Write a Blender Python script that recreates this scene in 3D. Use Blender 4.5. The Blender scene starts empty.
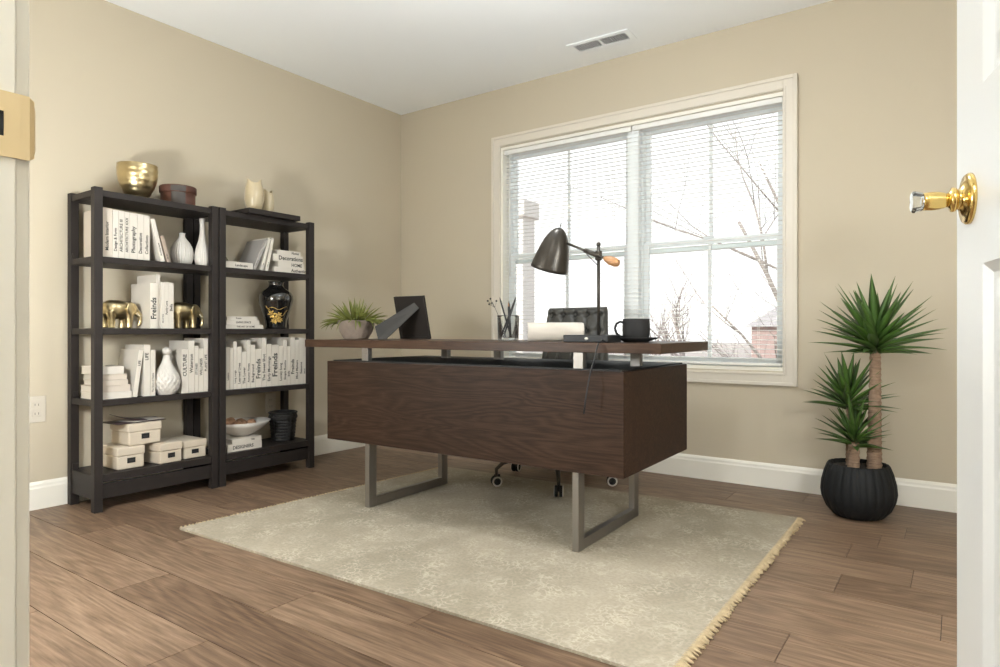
import bpy, bmesh, math, random
from mathutils import Vector, Matrix, Euler
S = bpy.context.scene
COL = S.collection
PI = math.pi
R = math.radians
rnd = random.Random(7)

# ------------------------------------------------------------------ camera
TH = R(35.35)
CAMP = (3.4279, -3.5441, 0.8118)
cd = bpy.data.cameras.new('camera'); cam = bpy.data.objects.new('camera', cd); COL.objects.link(cam)
cd.sensor_fit = 'HORIZONTAL'; cd.sensor_width = 36; cd.lens = 36*646/1000
cd.shift_y = -2.5/1000; cd.clip_start = 0.02; cd.clip_end = 300
cam.location = CAMP; cam.rotation_euler = (PI/2, 0, TH)
S.camera = cam
# ------------------------------------------------------------------ world and exposure
W = bpy.data.worlds.new('world'); S.world = W; W.use_nodes = True
nt = W.node_tree; bg = nt.nodes['Background']
tc = nt.nodes.new('ShaderNodeTexCoord'); sx = nt.nodes.new('ShaderNodeSeparateXYZ'); cr = nt.nodes.new('ShaderNodeValToRGB')
nt.links.new(tc.outputs['Generated'], sx.inputs[0]); nt.links.new(sx.outputs['Z'], cr.inputs[0])
cr.color_ramp.elements[0].color = (1.0, 0.985, 0.96, 1); cr.color_ramp.elements[0].position = 0.0
cr.color_ramp.elements[1].color = (0.86, 0.93, 1.0, 1); cr.color_ramp.elements[1].position = 0.7
nt.links.new(cr.outputs[0], bg.inputs[0]); bg.inputs[1].default_value = 1.10
S.view_settings.view_transform = 'Standard'; S.view_settings.look = 'None'
S.view_settings.exposure = 0.72; S.view_settings.gamma = 1; S.view_settings.use_curve_mapping = False
FILL_ROOM, FILL_HALL, FILL_FLOOR = 58.0, 165.0, (84.0, 66.0)          # radiance of the added, unseen fill globes
LCOL = (.91, .965, 1.0)
sd = bpy.data.lights.new('sun', 'SUN'); sd.energy = 3.6; sd.angle = R(2); sd.color = (1, .95, .9)
sun = bpy.data.objects.new('sun', sd); COL.objects.link(sun); sun.rotation_euler = (R(52), 0, R(-18))

# ------------------------------------------------------------------ materials
def mat(name, col, rough=0.5, metal=0.0, bump=0.0, bscale=60, var=0.0, vscale=8, stretch=(1, 1, 1), spec=0.5, emit=None, es=0, coat=0):
    m = bpy.data.materials.new(name); m.use_nodes = True; t = m.node_tree; N = t.nodes; L = t.links
    p = N['Principled BSDF']
    p.inputs['Base Color'].default_value = (*col, 1); p.inputs['Roughness'].default_value = rough
    p.inputs['Metallic'].default_value = metal; p.inputs['Specular IOR Level'].default_value = spec
    p.inputs['Coat Weight'].default_value = coat
    if emit: p.inputs['Emission Color'].default_value = (*emit, 1); p.inputs['Emission Strength'].default_value = es
    if var > 0 or bump > 0:
        c = N.new('ShaderNodeTexCoord'); mp = N.new('ShaderNodeMapping'); mp.inputs['Scale'].default_value = stretch
        L.new(c.outputs['Object'], mp.inputs[0])
    if var > 0:
        n = N.new('ShaderNodeTexNoise'); n.inputs['Scale'].default_value = vscale; n.inputs['Detail'].default_value = 5
        L.new(mp.outputs[0], n.inputs['Vector'])
        mx = N.new('ShaderNodeMix'); mx.data_type = 'RGBA'
        mx.inputs['A'].default_value = (*[max(0, v*(1-var)) for v in col], 1); mx.inputs['B'].default_value = (*[min(1, v*(1+var)) for v in col], 1)
        L.new(n.outputs['Fac'], mx.inputs['Factor']); L.new(mx.outputs['Result'], p.inputs['Base Color'])
    if bump > 0:
        n2 = N.new('ShaderNodeTexNoise'); n2.inputs['Scale'].default_value = bscale; n2.inputs['Detail'].default_value = 4
        L.new(mp.outputs[0], n2.inputs['Vector'])
        b = N.new('ShaderNodeBump'); b.inputs['Strength'].default_value = bump; b.inputs['Distance'].default_value = 0.01
        L.new(n2.outputs['Fac'], b.inputs['Height']); L.new(b.outputs[0], p.inputs['Normal'])
    return m

def wood(name, dark, mid, light, scale=1.0, axis='X', rough=0.45, attr=False, knots=0.6, coat=0.0):
    """wood grain running along one axis; with attr, every plank gets its own offset and tone"""
    m = bpy.data.materials.new(name); m.use_nodes = True; t = m.node_tree; N = t.nodes; L = t.links
    p = N['Principled BSDF']; p.inputs['Roughness'].default_value = rough; p.inputs['Coat Weight'].default_value = coat; p.inputs['Specular IOR Level'].default_value = 0.22
    c = N.new('ShaderNodeTexCoord'); vec = c.outputs['Object']
    if attr:
        at = N.new('ShaderNodeAttribute'); at.attribute_name = 'plank'
        cb = N.new('ShaderNodeCombineXYZ'); L.new(at.outputs['Fac'], cb.inputs[0]); L.new(at.outputs['Fac'], cb.inputs[1]); L.new(at.outputs['Fac'], cb.inputs[2])
        sc = N.new('ShaderNodeVectorMath'); sc.operation = 'SCALE'; sc.inputs['Scale'].default_value = 37.0; L.new(cb.outputs[0], sc.inputs[0])
        ad = N.new('ShaderNodeVectorMath'); ad.operation = 'ADD'; L.new(vec, ad.inputs[0]); L.new(sc.outputs[0], ad.inputs[1]); vec = ad.outputs[0]
    mp = N.new('ShaderNodeMapping'); s = {'X': (1.3, 9, 9), 'Y': (9, 1.3, 9)}[axis]
    mp.inputs['Scale'].default_value = [v*scale for v in s]; L.new(vec, mp.inputs[0])
    # cathedral rings from a distorted field
    n0 = N.new('ShaderNodeTexNoise'); n0.inputs['Scale'].default_value = 0.55; n0.inputs['Detail'].default_value = 2; n0.inputs['Distortion'].default_value = 0.4
    L.new(mp.outputs[0], n0.inputs['Vector'])
    mu = N.new('ShaderNodeMath'); mu.operation = 'MULTIPLY'; mu.inputs[1].default_value = 16.0; L.new(n0.outputs['Fac'], mu.inputs[0])
    pp = N.new('ShaderNodeMath'); pp.operation = 'PINGPONG'; pp.inputs[1].default_value = 0.5; L.new(mu.outputs[0], pp.inputs[0])
    n1 = N.new('ShaderNodeTexNoise'); n1.inputs['Scale'].default_value = 6.5; n1.inputs['Detail'].default_value = 8; n1.inputs['Roughness'].default_value = 0.65
    mp2 = N.new('ShaderNodeMapping'); mp2.inputs['Scale'].default_value = [v*scale for v in ({'X': (1.0, 18, 18), 'Y': (18, 1.0, 18)}[axis])]; L.new(vec, mp2.inputs[0])
    L.new(mp2.outputs[0], n1.inputs['Vector'])
    n2 = N.new('ShaderNodeTexNoise'); n2.inputs['Scale'].default_value = 1.1*scale; n2.inputs['Detail'].default_value = 4; L.new(vec, n2.inputs['Vector'])
    a1 = N.new('ShaderNodeMath'); a1.operation = 'MULTIPLY_ADD'; a1.inputs[1].default_value = knots; L.new(pp.outputs[0], a1.inputs[0])
    a2 = N.new('ShaderNodeMath'); a2.operation = 'MULTIPLY_ADD'; a2.inputs[1].default_value = 1.05; L.new(n1.outputs['Fac'], a2.inputs[0]); a2.inputs[2].default_value = -0.35
    L.new(a2.outputs[0], a1.inputs[2])
    a3 = N.new('ShaderNodeMath'); a3.operation = 'MULTIPLY_ADD'; a3.inputs[1].default_value = 0.5; L.new(n2.outputs['Fac'], a3.inputs[0]); L.new(a1.outputs[0], a3.inputs[2])
    fac = a3.outputs[0]
    if attr:
        a4 = N.new('ShaderNodeMath'); a4.operation = 'MULTIPLY_ADD'; a4.inputs[1].default_value = 0.14; L.new(at.outputs['Fac'], a4.inputs[0]); L.new(fac, a4.inputs[2])
        a5 = N.new('ShaderNodeMath'); a5.operation = 'SUBTRACT'; a5.inputs[1].default_value = 0.07; L.new(a4.outputs[0], a5.inputs[0]); fac = a5.outputs[0]
    r = N.new('ShaderNodeValToRGB'); e = r.color_ramp.elements
    e[0].color = (*dark, 1); e[0].position = 0.18; e[1].color = (*light, 1); e[1].position = 0.85
    k = e.new(0.5); k.color = (*mid, 1)
    L.new(fac, r.inputs[0]); L.new(r.outputs[0], p.inputs['Base Color'])
    b = N.new('ShaderNodeBump'); b.inputs['Strength'].default_value = 0.12; b.inputs['Distance'].default_value = 0.004
    L.new(n1.outputs['Fac'], b.inputs['Height']); L.new(b.outputs[0], p.inputs['Normal'])
    return m

def glass_mat(name, tint=(1, 1, 1), rough=0.02, refl=1.0):
    m = bpy.data.materials.new(name); m.use_nodes = True; t = m.node_tree; N = t.nodes; L = t.links
    N.remove(N['Principled BSDF']); out = N['Material Output']
    tr = N.new('ShaderNodeBsdfTransparent'); tr.inputs[0].default_value = (*tint, 1)
    gl = N.new('ShaderNodeBsdfGlossy'); gl.inputs['Roughness'].default_value = rough
    fr = N.new('ShaderNodeFresnel'); fr.inputs[0].default_value = 1.45
    mu = N.new('ShaderNodeMath'); mu.operation = 'MULTIPLY'; mu.inputs[1].default_value = refl; L.new(fr.outputs[0], mu.inputs[0])
    mx = N.new('ShaderNodeMixShader'); L.new(mu.outputs[0], mx.inputs[0]); L.new(tr.outputs[0], mx.inputs[1]); L.new(gl.outputs[0], mx.inputs[2]); L.new(mx.outputs[0], out.inputs[0])
    return m

def rug_mat():
    m = bpy.data.materials.new('rug_wool'); m.use_nodes = True; t = m.node_tree; N = t.nodes; L = t.links
    p = N['Principled BSDF']; p.inputs['Roughness'].default_value = 0.95; p.inputs['Specular IOR Level'].default_value = 0.1
    c = N.new('ShaderNodeTexCoord')
    wp = N.new('ShaderNodeTexNoise'); wp.inputs['Scale'].default_value = 16; wp.inputs['Detail'].default_value = 3; L.new(c.outputs['Object'], wp.inputs['Vector'])
    wm = N.new('ShaderNodeMix'); wm.data_type = 'VECTOR'; wm.inputs['Factor'].default_value = 0.10
    L.new(c.outputs['Object'], wm.inputs['A']); L.new(wp.outputs['Color'], wm.inputs['B'])
    v = N.new('ShaderNodeTexVoronoi'); v.feature = 'DISTANCE_TO_EDGE'; v.inputs['Scale'].default_value = 42; L.new(wm.outputs['Result'], v.inputs['Vector'])
    r1 = N.new('ShaderNodeValToRGB'); r1.color_ramp.elements[0].position = 0.04; r1.color_ramp.elements[1].position = 0.14
    r1.color_ramp.elements[0].color = (1, 1, 1, 1); r1.color_ramp.elements[1].color = (0, 0, 0, 1); L.new(v.outputs['Distance'], r1.inputs[0])
    n2 = N.new('ShaderNodeTexNoise'); n2.inputs['Scale'].default_value = 7.5; n2.inputs['Detail'].default_value = 6; n2.inputs['Roughness'].default_value = 0.6; L.new(c.outputs['Object'], n2.inputs['Vector'])
    r2 = N.new('ShaderNodeValToRGB'); r2.color_ramp.elements[0].position = 0.42; r2.color_ramp.elements[1].position = 0.62; L.new(n2.outputs['Fac'], r2.inputs[0])
    mu = N.new('ShaderNodeMath'); mu.operation = 'MULTIPLY'; L.new(r1.outputs[0], mu.inputs[0]); L.new(r2.outputs[0], mu.inputs[1])
    n3 = N.new('ShaderNodeTexNoise'); n3.inputs['Scale'].default_value = 90; n3.inputs['Detail'].default_value = 3; L.new(c.outputs['Object'], n3.inputs['Vector'])
    base = N.new('ShaderNodeMix'); base.data_type = 'RGBA'; base.inputs['A'].default_value = (0.305, 0.268, 0.205, 1); base.inputs['B'].default_value = (0.405, 0.355, 0.275, 1)
    n4 = N.new('ShaderNodeTexNoise'); n4.inputs['Scale'].default_value = 2.2; n4.inputs['Detail'].default_value = 5; L.new(c.outputs['Object'], n4.inputs['Vector'])
    r4 = N.new('ShaderNodeValToRGB'); r4.color_ramp.elements[0].position = 0.35; r4.color_ramp.elements[1].position = 0.65; L.new(n4.outputs['Fac'], r4.inputs[0])
    L.new(r4.outputs[0], base.inputs['Factor'])
    b2 = N.new('ShaderNodeMix'); b2.data_type = 'RGBA'; b2.inputs['B'].default_value = (0.525, 0.465, 0.37, 1); L.new(base.outputs['Result'], b2.inputs['A'])
    mf = N.new('ShaderNodeMath'); mf.operation = 'MULTIPLY'; mf.inputs[1].default_value = 0.75; L.new(mu.outputs[0], mf.inputs[0]); L.new(mf.outputs[0], b2.inputs['Factor'])
    b3 = N.new('ShaderNodeMix'); b3.data_type = 'RGBA'; b3.blend_type = 'MULTIPLY'; b3.inputs['Factor'].default_value = 0.5; L.new(b2.outputs['Result'], b3.inputs['A'])
    r5 = N.new('ShaderNodeValToRGB'); r5.color_ramp.elements[0].color = (0.72, 0.72, 0.72, 1); r5.color_ramp.elements[0].position = 0.3; r5.color_ramp.elements[1].position = 0.6; L.new(n3.outputs['Fac'], r5.inputs[0]); L.new(r5.outputs[0], b3.inputs['B'])
    L.new(b3.outputs['Result'], p.inputs['Base Color'])
    b = N.new('ShaderNodeBump'); b.inputs['Strength'].default_value = 0.4; b.inputs['Distance'].default_value = 0.004; L.new(n3.outputs['Fac'], b.inputs['Height']); L.new(b.outputs[0], p.inputs['Normal'])
    return m

M = dict(
    wall=mat('wall_paint', (0.515, 0.452, 0.345), 0.9, bump=0.05, bscale=300, spec=0.2),
    ceiling=mat('ceiling_paint', (0.90, 0.915, 0.92), 0.95, bump=0.05, bscale=250, spec=0.2),
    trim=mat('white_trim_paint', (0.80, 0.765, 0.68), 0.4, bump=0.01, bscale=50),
    vinyl=mat('white_window_vinyl', (0.82, 0.85, 0.85), 0.35, bump=0.01, bscale=50),
    blind=mat('white_blind_slat', (0.78, 0.76, 0.72), 0.5, bump=0.01, bscale=50),
    window_trim_shade=mat('casing_paint_with_shade', (0.64, 0.585, 0.50), 0.45, bump=0.01, bscale=50),  # trim paint darkened: the casing's backlit shade is put into the colour
    door=mat('door_paint', (0.64, 0.64, 0.62), 0.35, bump=0.02, bscale=120),
    brass=mat('polished_brass', (0.83, 0.60, 0.22), 0.14, 1.0, bump=0.01),
    satin_brass=mat('satin_brass', (0.72, 0.56, 0.33), 0.38, 1.0, bump=0.03),
    crystal=glass_mat('clear_crystal', (0.97, 0.98, 0.97), 0.02, 3.0),
    floor=wood('oak_floorboards', (0.074, 0.043, 0.026), (0.155, 0.099, 0.063), (0.275, 0.188, 0.124), 1.0, 'X', 0.42, attr=True, knots=0.42),
    gap=mat('floor_gap', (0.03, 0.02, 0.015), 0.9, bump=0.1),
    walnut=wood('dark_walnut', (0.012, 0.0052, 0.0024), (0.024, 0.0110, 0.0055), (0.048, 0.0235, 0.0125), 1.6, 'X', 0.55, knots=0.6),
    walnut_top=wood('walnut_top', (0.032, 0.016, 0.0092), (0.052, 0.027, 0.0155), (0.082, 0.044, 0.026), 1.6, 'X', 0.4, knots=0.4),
    steel=mat('brushed_steel', (0.29, 0.27, 0.25), 0.46, 1.0, bump=0.05, bscale=200, stretch=(1, 1, .05)),
    chrome=mat('chrome', (0.62, 0.62, 0.62), 0.15, 1.0, bump=0.01),
    black_glass=mat('black_lacquer', (0.006, 0.006, 0.006), 0.6, bump=0.01),
    shelf=mat('charcoal_painted_wood', (0.026, 0.021, 0.019), 0.5, var=0.18, vscale=4, stretch=(1, .3, 4), bump=0.1, bscale=40, spec=0.2),
    paper=mat('page_edges', (0.58, 0.53, 0.46), 0.9, bump=0.2, bscale=300),
    book=mat('white_book_cover', (0.62, 0.57, 0.50), 0.6, bump=0.02, var=0.04),
    book2=mat('ivory_book_cover', (0.56, 0.49, 0.41), 0.65, bump=0.02, var=0.05),
    book3=mat('grey_book_cover', (0.33, 0.31, 0.29), 0.65, bump=0.02, var=0.05),
    book4=mat('brown_book_cover', (0.36, 0.28, 0.22), 0.65, bump=0.02, var=0.05),
    ink=mat('black_ink', (0.02, 0.02, 0.02), 0.7, bump=0.01, spec=0.2),
    gold=mat('champagne_gold', (0.58, 0.47, 0.27), 0.30, 1.0, bump=0.10, bscale=30),
    rustic=mat('hatbox_leather', (0.10, 0.040, 0.025), 0.6, var=0.5, vscale=9, bump=0.1),
    rustic_dark=mat('hatbox_dark_panel', (0.06, 0.05, 0.043), 0.6, var=0.3, vscale=12, bump=0.1),
    ivory=mat('ivory_ceramic', (0.52, 0.43, 0.28), 0.28, var=0.08, vscale=10, bump=0.02, coat=0.4),
    ceramic=mat('white_ceramic', (0.60, 0.56, 0.51), 0.5, bump=0.02, coat=0.2),
    urn=mat('black_glazed_ceramic', (0.012, 0.011, 0.010), 0.08, bump=0.02, bscale=10, coat=1.0),
    urn_gold=mat('gilt_flower', (0.50, 0.32, 0.09), 0.35, 0.8, var=0.5, vscale=60, bump=0.1),
    linen=mat('cream_box_card', (0.58, 0.50, 0.395), 0.85, bump=0.12, bscale=250, var=0.04, vscale=30),
    magazine=mat('dark_magazine', (0.055, 0.035, 0.035), 0.4, var=0.6, vscale=25, bump=0.02),
    shell=mat('brown_shells', (0.30, 0.16, 0.085), 0.7, var=0.6, vscale=60, bump=0.6, bscale=90),
    wicker=mat('black_wicker', (0.010, 0.009, 0.0085), 0.55, bump=0.4, bscale=200),
    lamp=mat('bronze_black_metal', (0.060, 0.053, 0.045), 0.34, 0.6, bump=0.02),
    blackmetal=mat('matt_black_metal', (0.022, 0.022, 0.023), 0.42, 0.3, bump=0.02, spec=0.2),
    lightwood=mat('turned_beech', (0.42, 0.22, 0.10), 0.45, var=0.25, vscale=20, stretch=(1, 1, 6), bump=0.05),
    cup=mat('black_stoneware', (0.022, 0.021, 0.021), 0.6, bump=0.15, bscale=120, spec=0.2),
    cable=mat('black_rubber_cable', (0.012, 0.012, 0.012), 0.6, bump=0.02),
    roll=mat('rolled_paper', (0.66, 0.60, 0.53), 0.8, bump=0.03, bscale=80),
    clear=glass_mat('drinking_glass', (0.985, 0.99, 0.985), 0.02, .8),
    pane=glass_mat('window_glass', (0.97, 0.985, 0.98), 0.01, 0.6),
    pencil=mat('black_pencil', (0.02, 0.02, 0.02), 0.5, bump=0.02),
    stone=mat('stone_planter', (0.25, 0.20, 0.165), 0.8, var=0.25, vscale=25, bump=0.5, bscale=60, spec=0.2),
    soil=mat('dark_soil', (0.03, 0.022, 0.016), 1.0, var=0.5, vscale=60, bump=1.0, bscale=90),
    leaf=mat('succulent_leaf', (0.17, 0.185, 0.045), 0.5, var=0.4, vscale=25, bump=0.05, spec=0.2),
    frame_dark=mat('dark_frame_back', (0.020, 0.016, 0.014), 0.55, var=0.1, bump=0.05, spec=0.2),
    frame_grey=mat('charcoal_strut_velvet', (0.052, 0.049, 0.046), 0.7, bump=0.1, spec=0.2),
    leather=mat('charcoal_leather', (0.055, 0.053, 0.047), 0.40, bump=0.35, bscale=70, var=0.3, vscale=30),
    white_tyre=mat('pale_caster_ring', (0.55, 0.52, 0.48), 0.5, bump=0.02),
    yucca=mat('yucca_leaf', (0.055, 0.120, 0.018), 0.5, var=0.45, vscale=9, bump=0.08, coat=0.1),
    bark=mat('yucca_trunk', (0.30, 0.20, 0.135), 0.9, var=0.5, vscale=40, stretch=(.5, .5, 3), bump=1.0, bscale=55),
    planter=mat('black_ribbed_planter', (0.013, 0.0135, 0.014), 0.62, var=0.25, vscale=5, stretch=(3, 3, .6), bump=0.25, bscale=30, spec=0.2),
    rug=rug_mat(),
    fringe=mat('gold_cotton_fringe', (0.42, 0.325, 0.195), 0.9, var=0.35, vscale=60, bump=0.3, bscale=200),
    plastic=mat('ivory_plastic', (0.56, 0.51, 0.43), 0.4, bump=0.01),
    dark=mat('dark_recess', (0.02, 0.02, 0.02), 0.8, bump=0.01),
    grass=mat('winter_grass', (0.30, 0.255, 0.235), 1.0, var=0.18, vscale=0.8, bump=0.5, bscale=10),
    branch=mat('bare_branch_bark', (0.24, 0.21, 0.19), 0.95, var=0.2, bump=0.3),
    twig=mat('far_winter_twigs', (0.26, 0.225, 0.21), 0.95, var=0.2, bump=0.3),
    brick=mat('far_brick', (0.33, 0.24, 0.22), 0.9, var=0.15, vscale=3, bump=0.3),
    roof=mat('far_roof_shingle', (0.29, 0.265, 0.265), 0.9, var=0.15, bump=0.3),
    siding=mat('porch_white_paint', (0.62, 0.575, 0.545), 0.7, bump=0.02),
    lampglass=mat('opal_glass', (0.9, 0.88, 0.84), 0.3, bump=0.01, emit=(1.0, 0.90, 0.75), es=1.0),
)

# ------------------------------------------------------------------ mesh builder
class MB:
    def __init__(s): s.v = []; s.f = []; s.sm = []; s.attr = []
    def add(s, vs, fs, smooth=False, a=0.0, mtx=None):
        o = len(s.v)
        for p in vs: s.v.append(tuple(mtx @ Vector(p)) if mtx is not None else tuple(p))
        for f in fs: s.f.append([i+o for i in f]); s.sm.append(smooth); s.attr.append(a)
        return s
    def box(s, x0, x1, y0, y1, z0, z1, mtx=None, a=0.0):
        vs = [(x0, y0, z0), (x1, y0, z0), (x1, y1, z0), (x0, y1, z0), (x0, y0, z1), (x1, y0, z1), (x1, y1, z1), (x0, y1, z1)]
        return s.add(vs, [(0, 3, 2, 1), (4, 5, 6, 7), (0, 1, 5, 4), (1, 2, 6, 5), (2, 3, 7, 6), (3, 0, 4, 7)], False, a, mtx)
    def lathe(s, prof, n=32, c=(0, 0, 0), smooth=True, rfun=None, mtx=None):
        vs = []; fs = []
        for r, z in prof:
            for k in range(n):
                t = 2*PI*k/n; q = r if rfun is None else r*rfun(t, z)
                vs.append((c[0]+q*math.cos(t), c[1]+q*math.sin(t), c[2]+z))
        for i in range(len(prof)-1):
            for k in range(n):
                k2 = (k+1) % n; fs.append((i*n+k, i*n+k2, (i+1)*n+k2, (i+1)*n+k))
        if prof[0][0] > 1e-5: fs.append(tuple(reversed(range(n))))
        if prof[-1][0] > 1e-5: fs.append(tuple((len(prof)-1)*n+k for k in range(n)))
        return s.add(vs, fs, smooth, 0, mtx)
    def tube(s, pts, rad, n=10, mtx=None, smooth=True):
        pts = [Vector(p) for p in pts]
        if not isinstance(rad, (list, tuple)): rad = [rad]*len(pts)
        vs = []; fs = []; prev = None
        for i, p in enumerate(pts):
            d = (pts[min(i+1, len(pts)-1)]-pts[max(i-1, 0)]).normalized()
            if prev is None:
                u = d.cross(Vector((0, 0, 1)))
                if u.length < 1e-3: u = d.cross(Vector((1, 0, 0)))
            else: u = prev - d*prev.dot(d)
            u.normalize(); w = d.cross(u); prev = u
            for k in range(n):
                t = 2*PI*k/n; vs.append(p+(u*math.cos(t)+w*math.sin(t))*rad[i])
        for i in range(len(pts)-1):
            for k in range(n):
                k2 = (k+1) % n; fs.append((i*n+k, i*n+k2, (i+1)*n+k2, (i+1)*n+k))
        fs.append(tuple(reversed(range(n)))); fs.append(tuple((len(pts)-1)*n+k for k in range(n)))
        return s.add(vs, fs, smooth, 0, mtx)
    def prism(s, poly, z0, z1, mtx=None):
        n = len(poly)
        return s.add([(x, y, z0) for x, y in poly]+[(x, y, z1) for x, y in poly],
                     [tuple(reversed(range(n))), tuple(range(n, 2*n))]+[(k, (k+1) % n, n+(k+1) % n, n+k) for k in range(n)], False, 0, mtx)
    def ball(s, c, r, nu=16, nv=10, mtx=None):
        if not isinstance(r, (tuple, list)): r = (r, r, r)
        vs = [(c[0], c[1], c[2]-r[2])]; fs = []
        for i in range(1, nv):
            p = -PI/2+PI*i/nv
            for k in range(nu):
                t = 2*PI*k/nu; vs.append((c[0]+r[0]*math.cos(p)*math.cos(t), c[1]+r[1]*math.cos(p)*math.sin(t), c[2]+r[2]*math.sin(p)))
        vs.append((c[0], c[1], c[2]+r[2])); T = len(vs)-1
        for k in range(nu):
            k2 = (k+1) % nu; fs.append((0, 1+k2, 1+k)); fs.append((T, T-nu+k, T-nu+k2))
            for i in range(nv-2): fs.append((1+i*nu+k, 1+i*nu+k2, 1+(i+1)*nu+k2, 1+(i+1)*nu+k))
        return s.add(vs, fs, True, 0, mtx)
    def build(s, name, m, parent=None, bevel=0, loc=None, rot=None, attr=False, seg=2):
        me = bpy.data.meshes.new(name); me.from_pydata(s.v, [], s.f)
        me.polygons.foreach_set('use_smooth', s.sm)
        if attr:
            a = me.attributes.new('plank', 'FLOAT', 'FACE'); a.data.foreach_set('value', s.attr)
        me.materials.append(m); me.update()
        o = bpy.data.objects.new(name, me); COL.objects.link(o)
        if parent is not None: o.parent = parent
        if loc: o.location = loc
        if rot: o.rotation_euler = rot
        if bevel:
            b = o.modifiers.new('bevel', 'BEVEL'); b.width = bevel; b.segments = seg; b.limit_method = 'ANGLE'; b.angle_limit = R(40)
        return o

def tag(o, label=None, cat=None, group=None, kind=None):
    if label: o['label'] = label
    if cat: o['category'] = cat
    if group: o['group'] = group
    if kind: o['kind'] = kind
    return o
def thing(name, label, cat, loc=(0, 0, 0), rz=0, group=None, rot=None):
    o = bpy.data.objects.new(name, None); COL.objects.link(o); o.empty_display_size = 0.05
    o.location = loc; o.rotation_euler = rot if rot else (0, 0, rz)
    return tag(o, label, cat, group)
def copy_tree(o, parent=None):
    c = o.copy(); COL.objects.link(c)
    if parent is not None: c.parent = parent
    for ch in list(o.children): copy_tree(ch, c)
    return c
def text_mesh(txt, size, weight=0.0, spacing=1.0):
    cu = bpy.data.curves.new('lettering', 'FONT'); cu.body = txt; cu.size = size; cu.align_x = 'LEFT'; cu.align_y = 'CENTER'
    cu.extrude = 0.0004; cu.offset = .024+weight; cu.space_character = spacing; cu.resolution_u = 2
    o = bpy.data.objects.new('lettering', cu); COL.objects.link(o)
    bpy.context.view_layer.update()
    me = bpy.data.meshes.new_from_object(o.evaluated_get(bpy.context.evaluated_depsgraph_get()))
    w = o.dimensions.x; bpy.data.objects.remove(o); bpy.data.curves.remove(cu)
    return me, w

# ------------------------------------------------------------------ room shell
YF = -3.323                      # room face of the wall with the doorway
XR, ZC = 4.05, 2.44
YH = -4.75                       # far side of the hallway
WX0, WX1, WZ0, WZ1 = 0.93, 2.70, 0.615, 2.03
def struct(o): o['kind'] = 'structure'; return o

b = MB(); seed = random.Random(3)
row = -9
joints = {-3: 1.823, -2: 1.275, -1: 0.573, 0: 0.35+.62, 1: -0.15, 2: 0.62, 3: 0.2, 4: 0.95, -4: 1.25, -5: 0.5}
y0 = -2.235
for k in range(-14, 13):
    ya, yb = y0+k*.185, y0+(k+1)*.185
    if ya > 0 or yb < YH: continue
    j = joints.get(k, seed.uniform(0, 1.2)); x = j-1.22*2
    while x < XR:
        xa, xb = max(x, -.02), min(x+1.22, XR+.02)
        if xb > xa: b.box(xa+.0010, xb-.0010, max(ya, YH)+.0012, min(yb, 0.02)-.0012, -.012, 0, a=seed.random())
        x += 1.22
floor = struct(b.build('floor', M['floor'], attr=True))
sub = MB().box(-.05, XR+.05, YH-.05, .05, -.06, -.004).build('underlay', M['gap'], floor)

struct(MB().box(-.12, 0, YF-.12, .12, -.06, ZC+.1).build('wall_left', M['wall']))
bw = MB()
bw.box(-.12, WX0, 0, .14, -.06, ZC+.1); bw.box(WX1, XR+.12, 0, .14, -.06, ZC+.1); bw.box(WX0, WX1, 0, .14, -.06, WZ0); bw.box(WX0, WX1, 0, .14, WZ1, ZC+.1)
struct(bw.build('wall_back', M['wall']))
struct(MB().box(XR, XR+.12, YH-.1, .14, -.06, ZC+.1).build('wall_right', M['wall']))
DX0, DX1, DZ = 2.722, 3.640, 2.06
fw = MB(); fw.box(-.12, DX0, YF-.115, YF, -.06, ZC+.1); fw.box(DX1, XR, YF-.115, YF, -.06, ZC+.1); fw.box(DX0, DX1, YF-.115, YF, DZ, ZC+.1)
struct(fw.build('wall_front', M['wall']))
struct(MB().box(-.12, XR+.12, YH-.1, .14, ZC, ZC+.08).build('ceiling', M['ceiling']))
struct(MB().box(1.4, XR+.12, YH-.12, YH, -.06, ZC+.1).build('wall_hall', M['wall']))
struct(MB().box(1.3, 1.4, YH-.12, YF-.115, -.06, ZC+.1).build('wall_hall_left', M['wall']))

def base_profile(h=.125, d=.014):       # distance from wall, height
    return [(0, 0), (d, 0), (d, h-.03), (d-.003, h-.022), (d-.004, h-.012), (d-.009, h-.003), (d-.011, h), (0, h)]
def extrude_profile(prof, p0, p1, nrm):
    """profile (out, up) swept from p0 to p1 with outward normal nrm"""
    m = MB(); vs = []
    for p in (p0, p1):
        for o, u in prof: vs.append((p[0]+nrm[0]*o, p[1]+nrm[1]*o, p[2]+u))
    n = len(prof); m.add(vs, [tuple(range(n)), tuple(reversed(range(n, 2*n)))]+[(k, n+k, n+(k+1) % n, (k+1) % n) for k in range(n)])
    return m
struct(extrude_profile(base_profile(), (0, YF, 0), (0, 0, 0), (1, 0)).build('baseboard_left', M['trim']))
struct(extrude_profile(base_profile(), (.0, 0, 0), (XR, 0, 0), (0, -1)).build('baseboard_back', M['trim']))
struct(extrude_profile(base_profile(), (XR, 0, 0), (XR, YF, 0), (-1, 0)).build('baseboard_right', M['trim']))
fb = extrude_profile(base_profile(), (.015, YF, 0), (DX0-.09, YF, 0), (0, 1)); fb.build('baseboard_front', M['trim'])
struct(bpy.data.objects['baseboard_front'])

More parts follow.
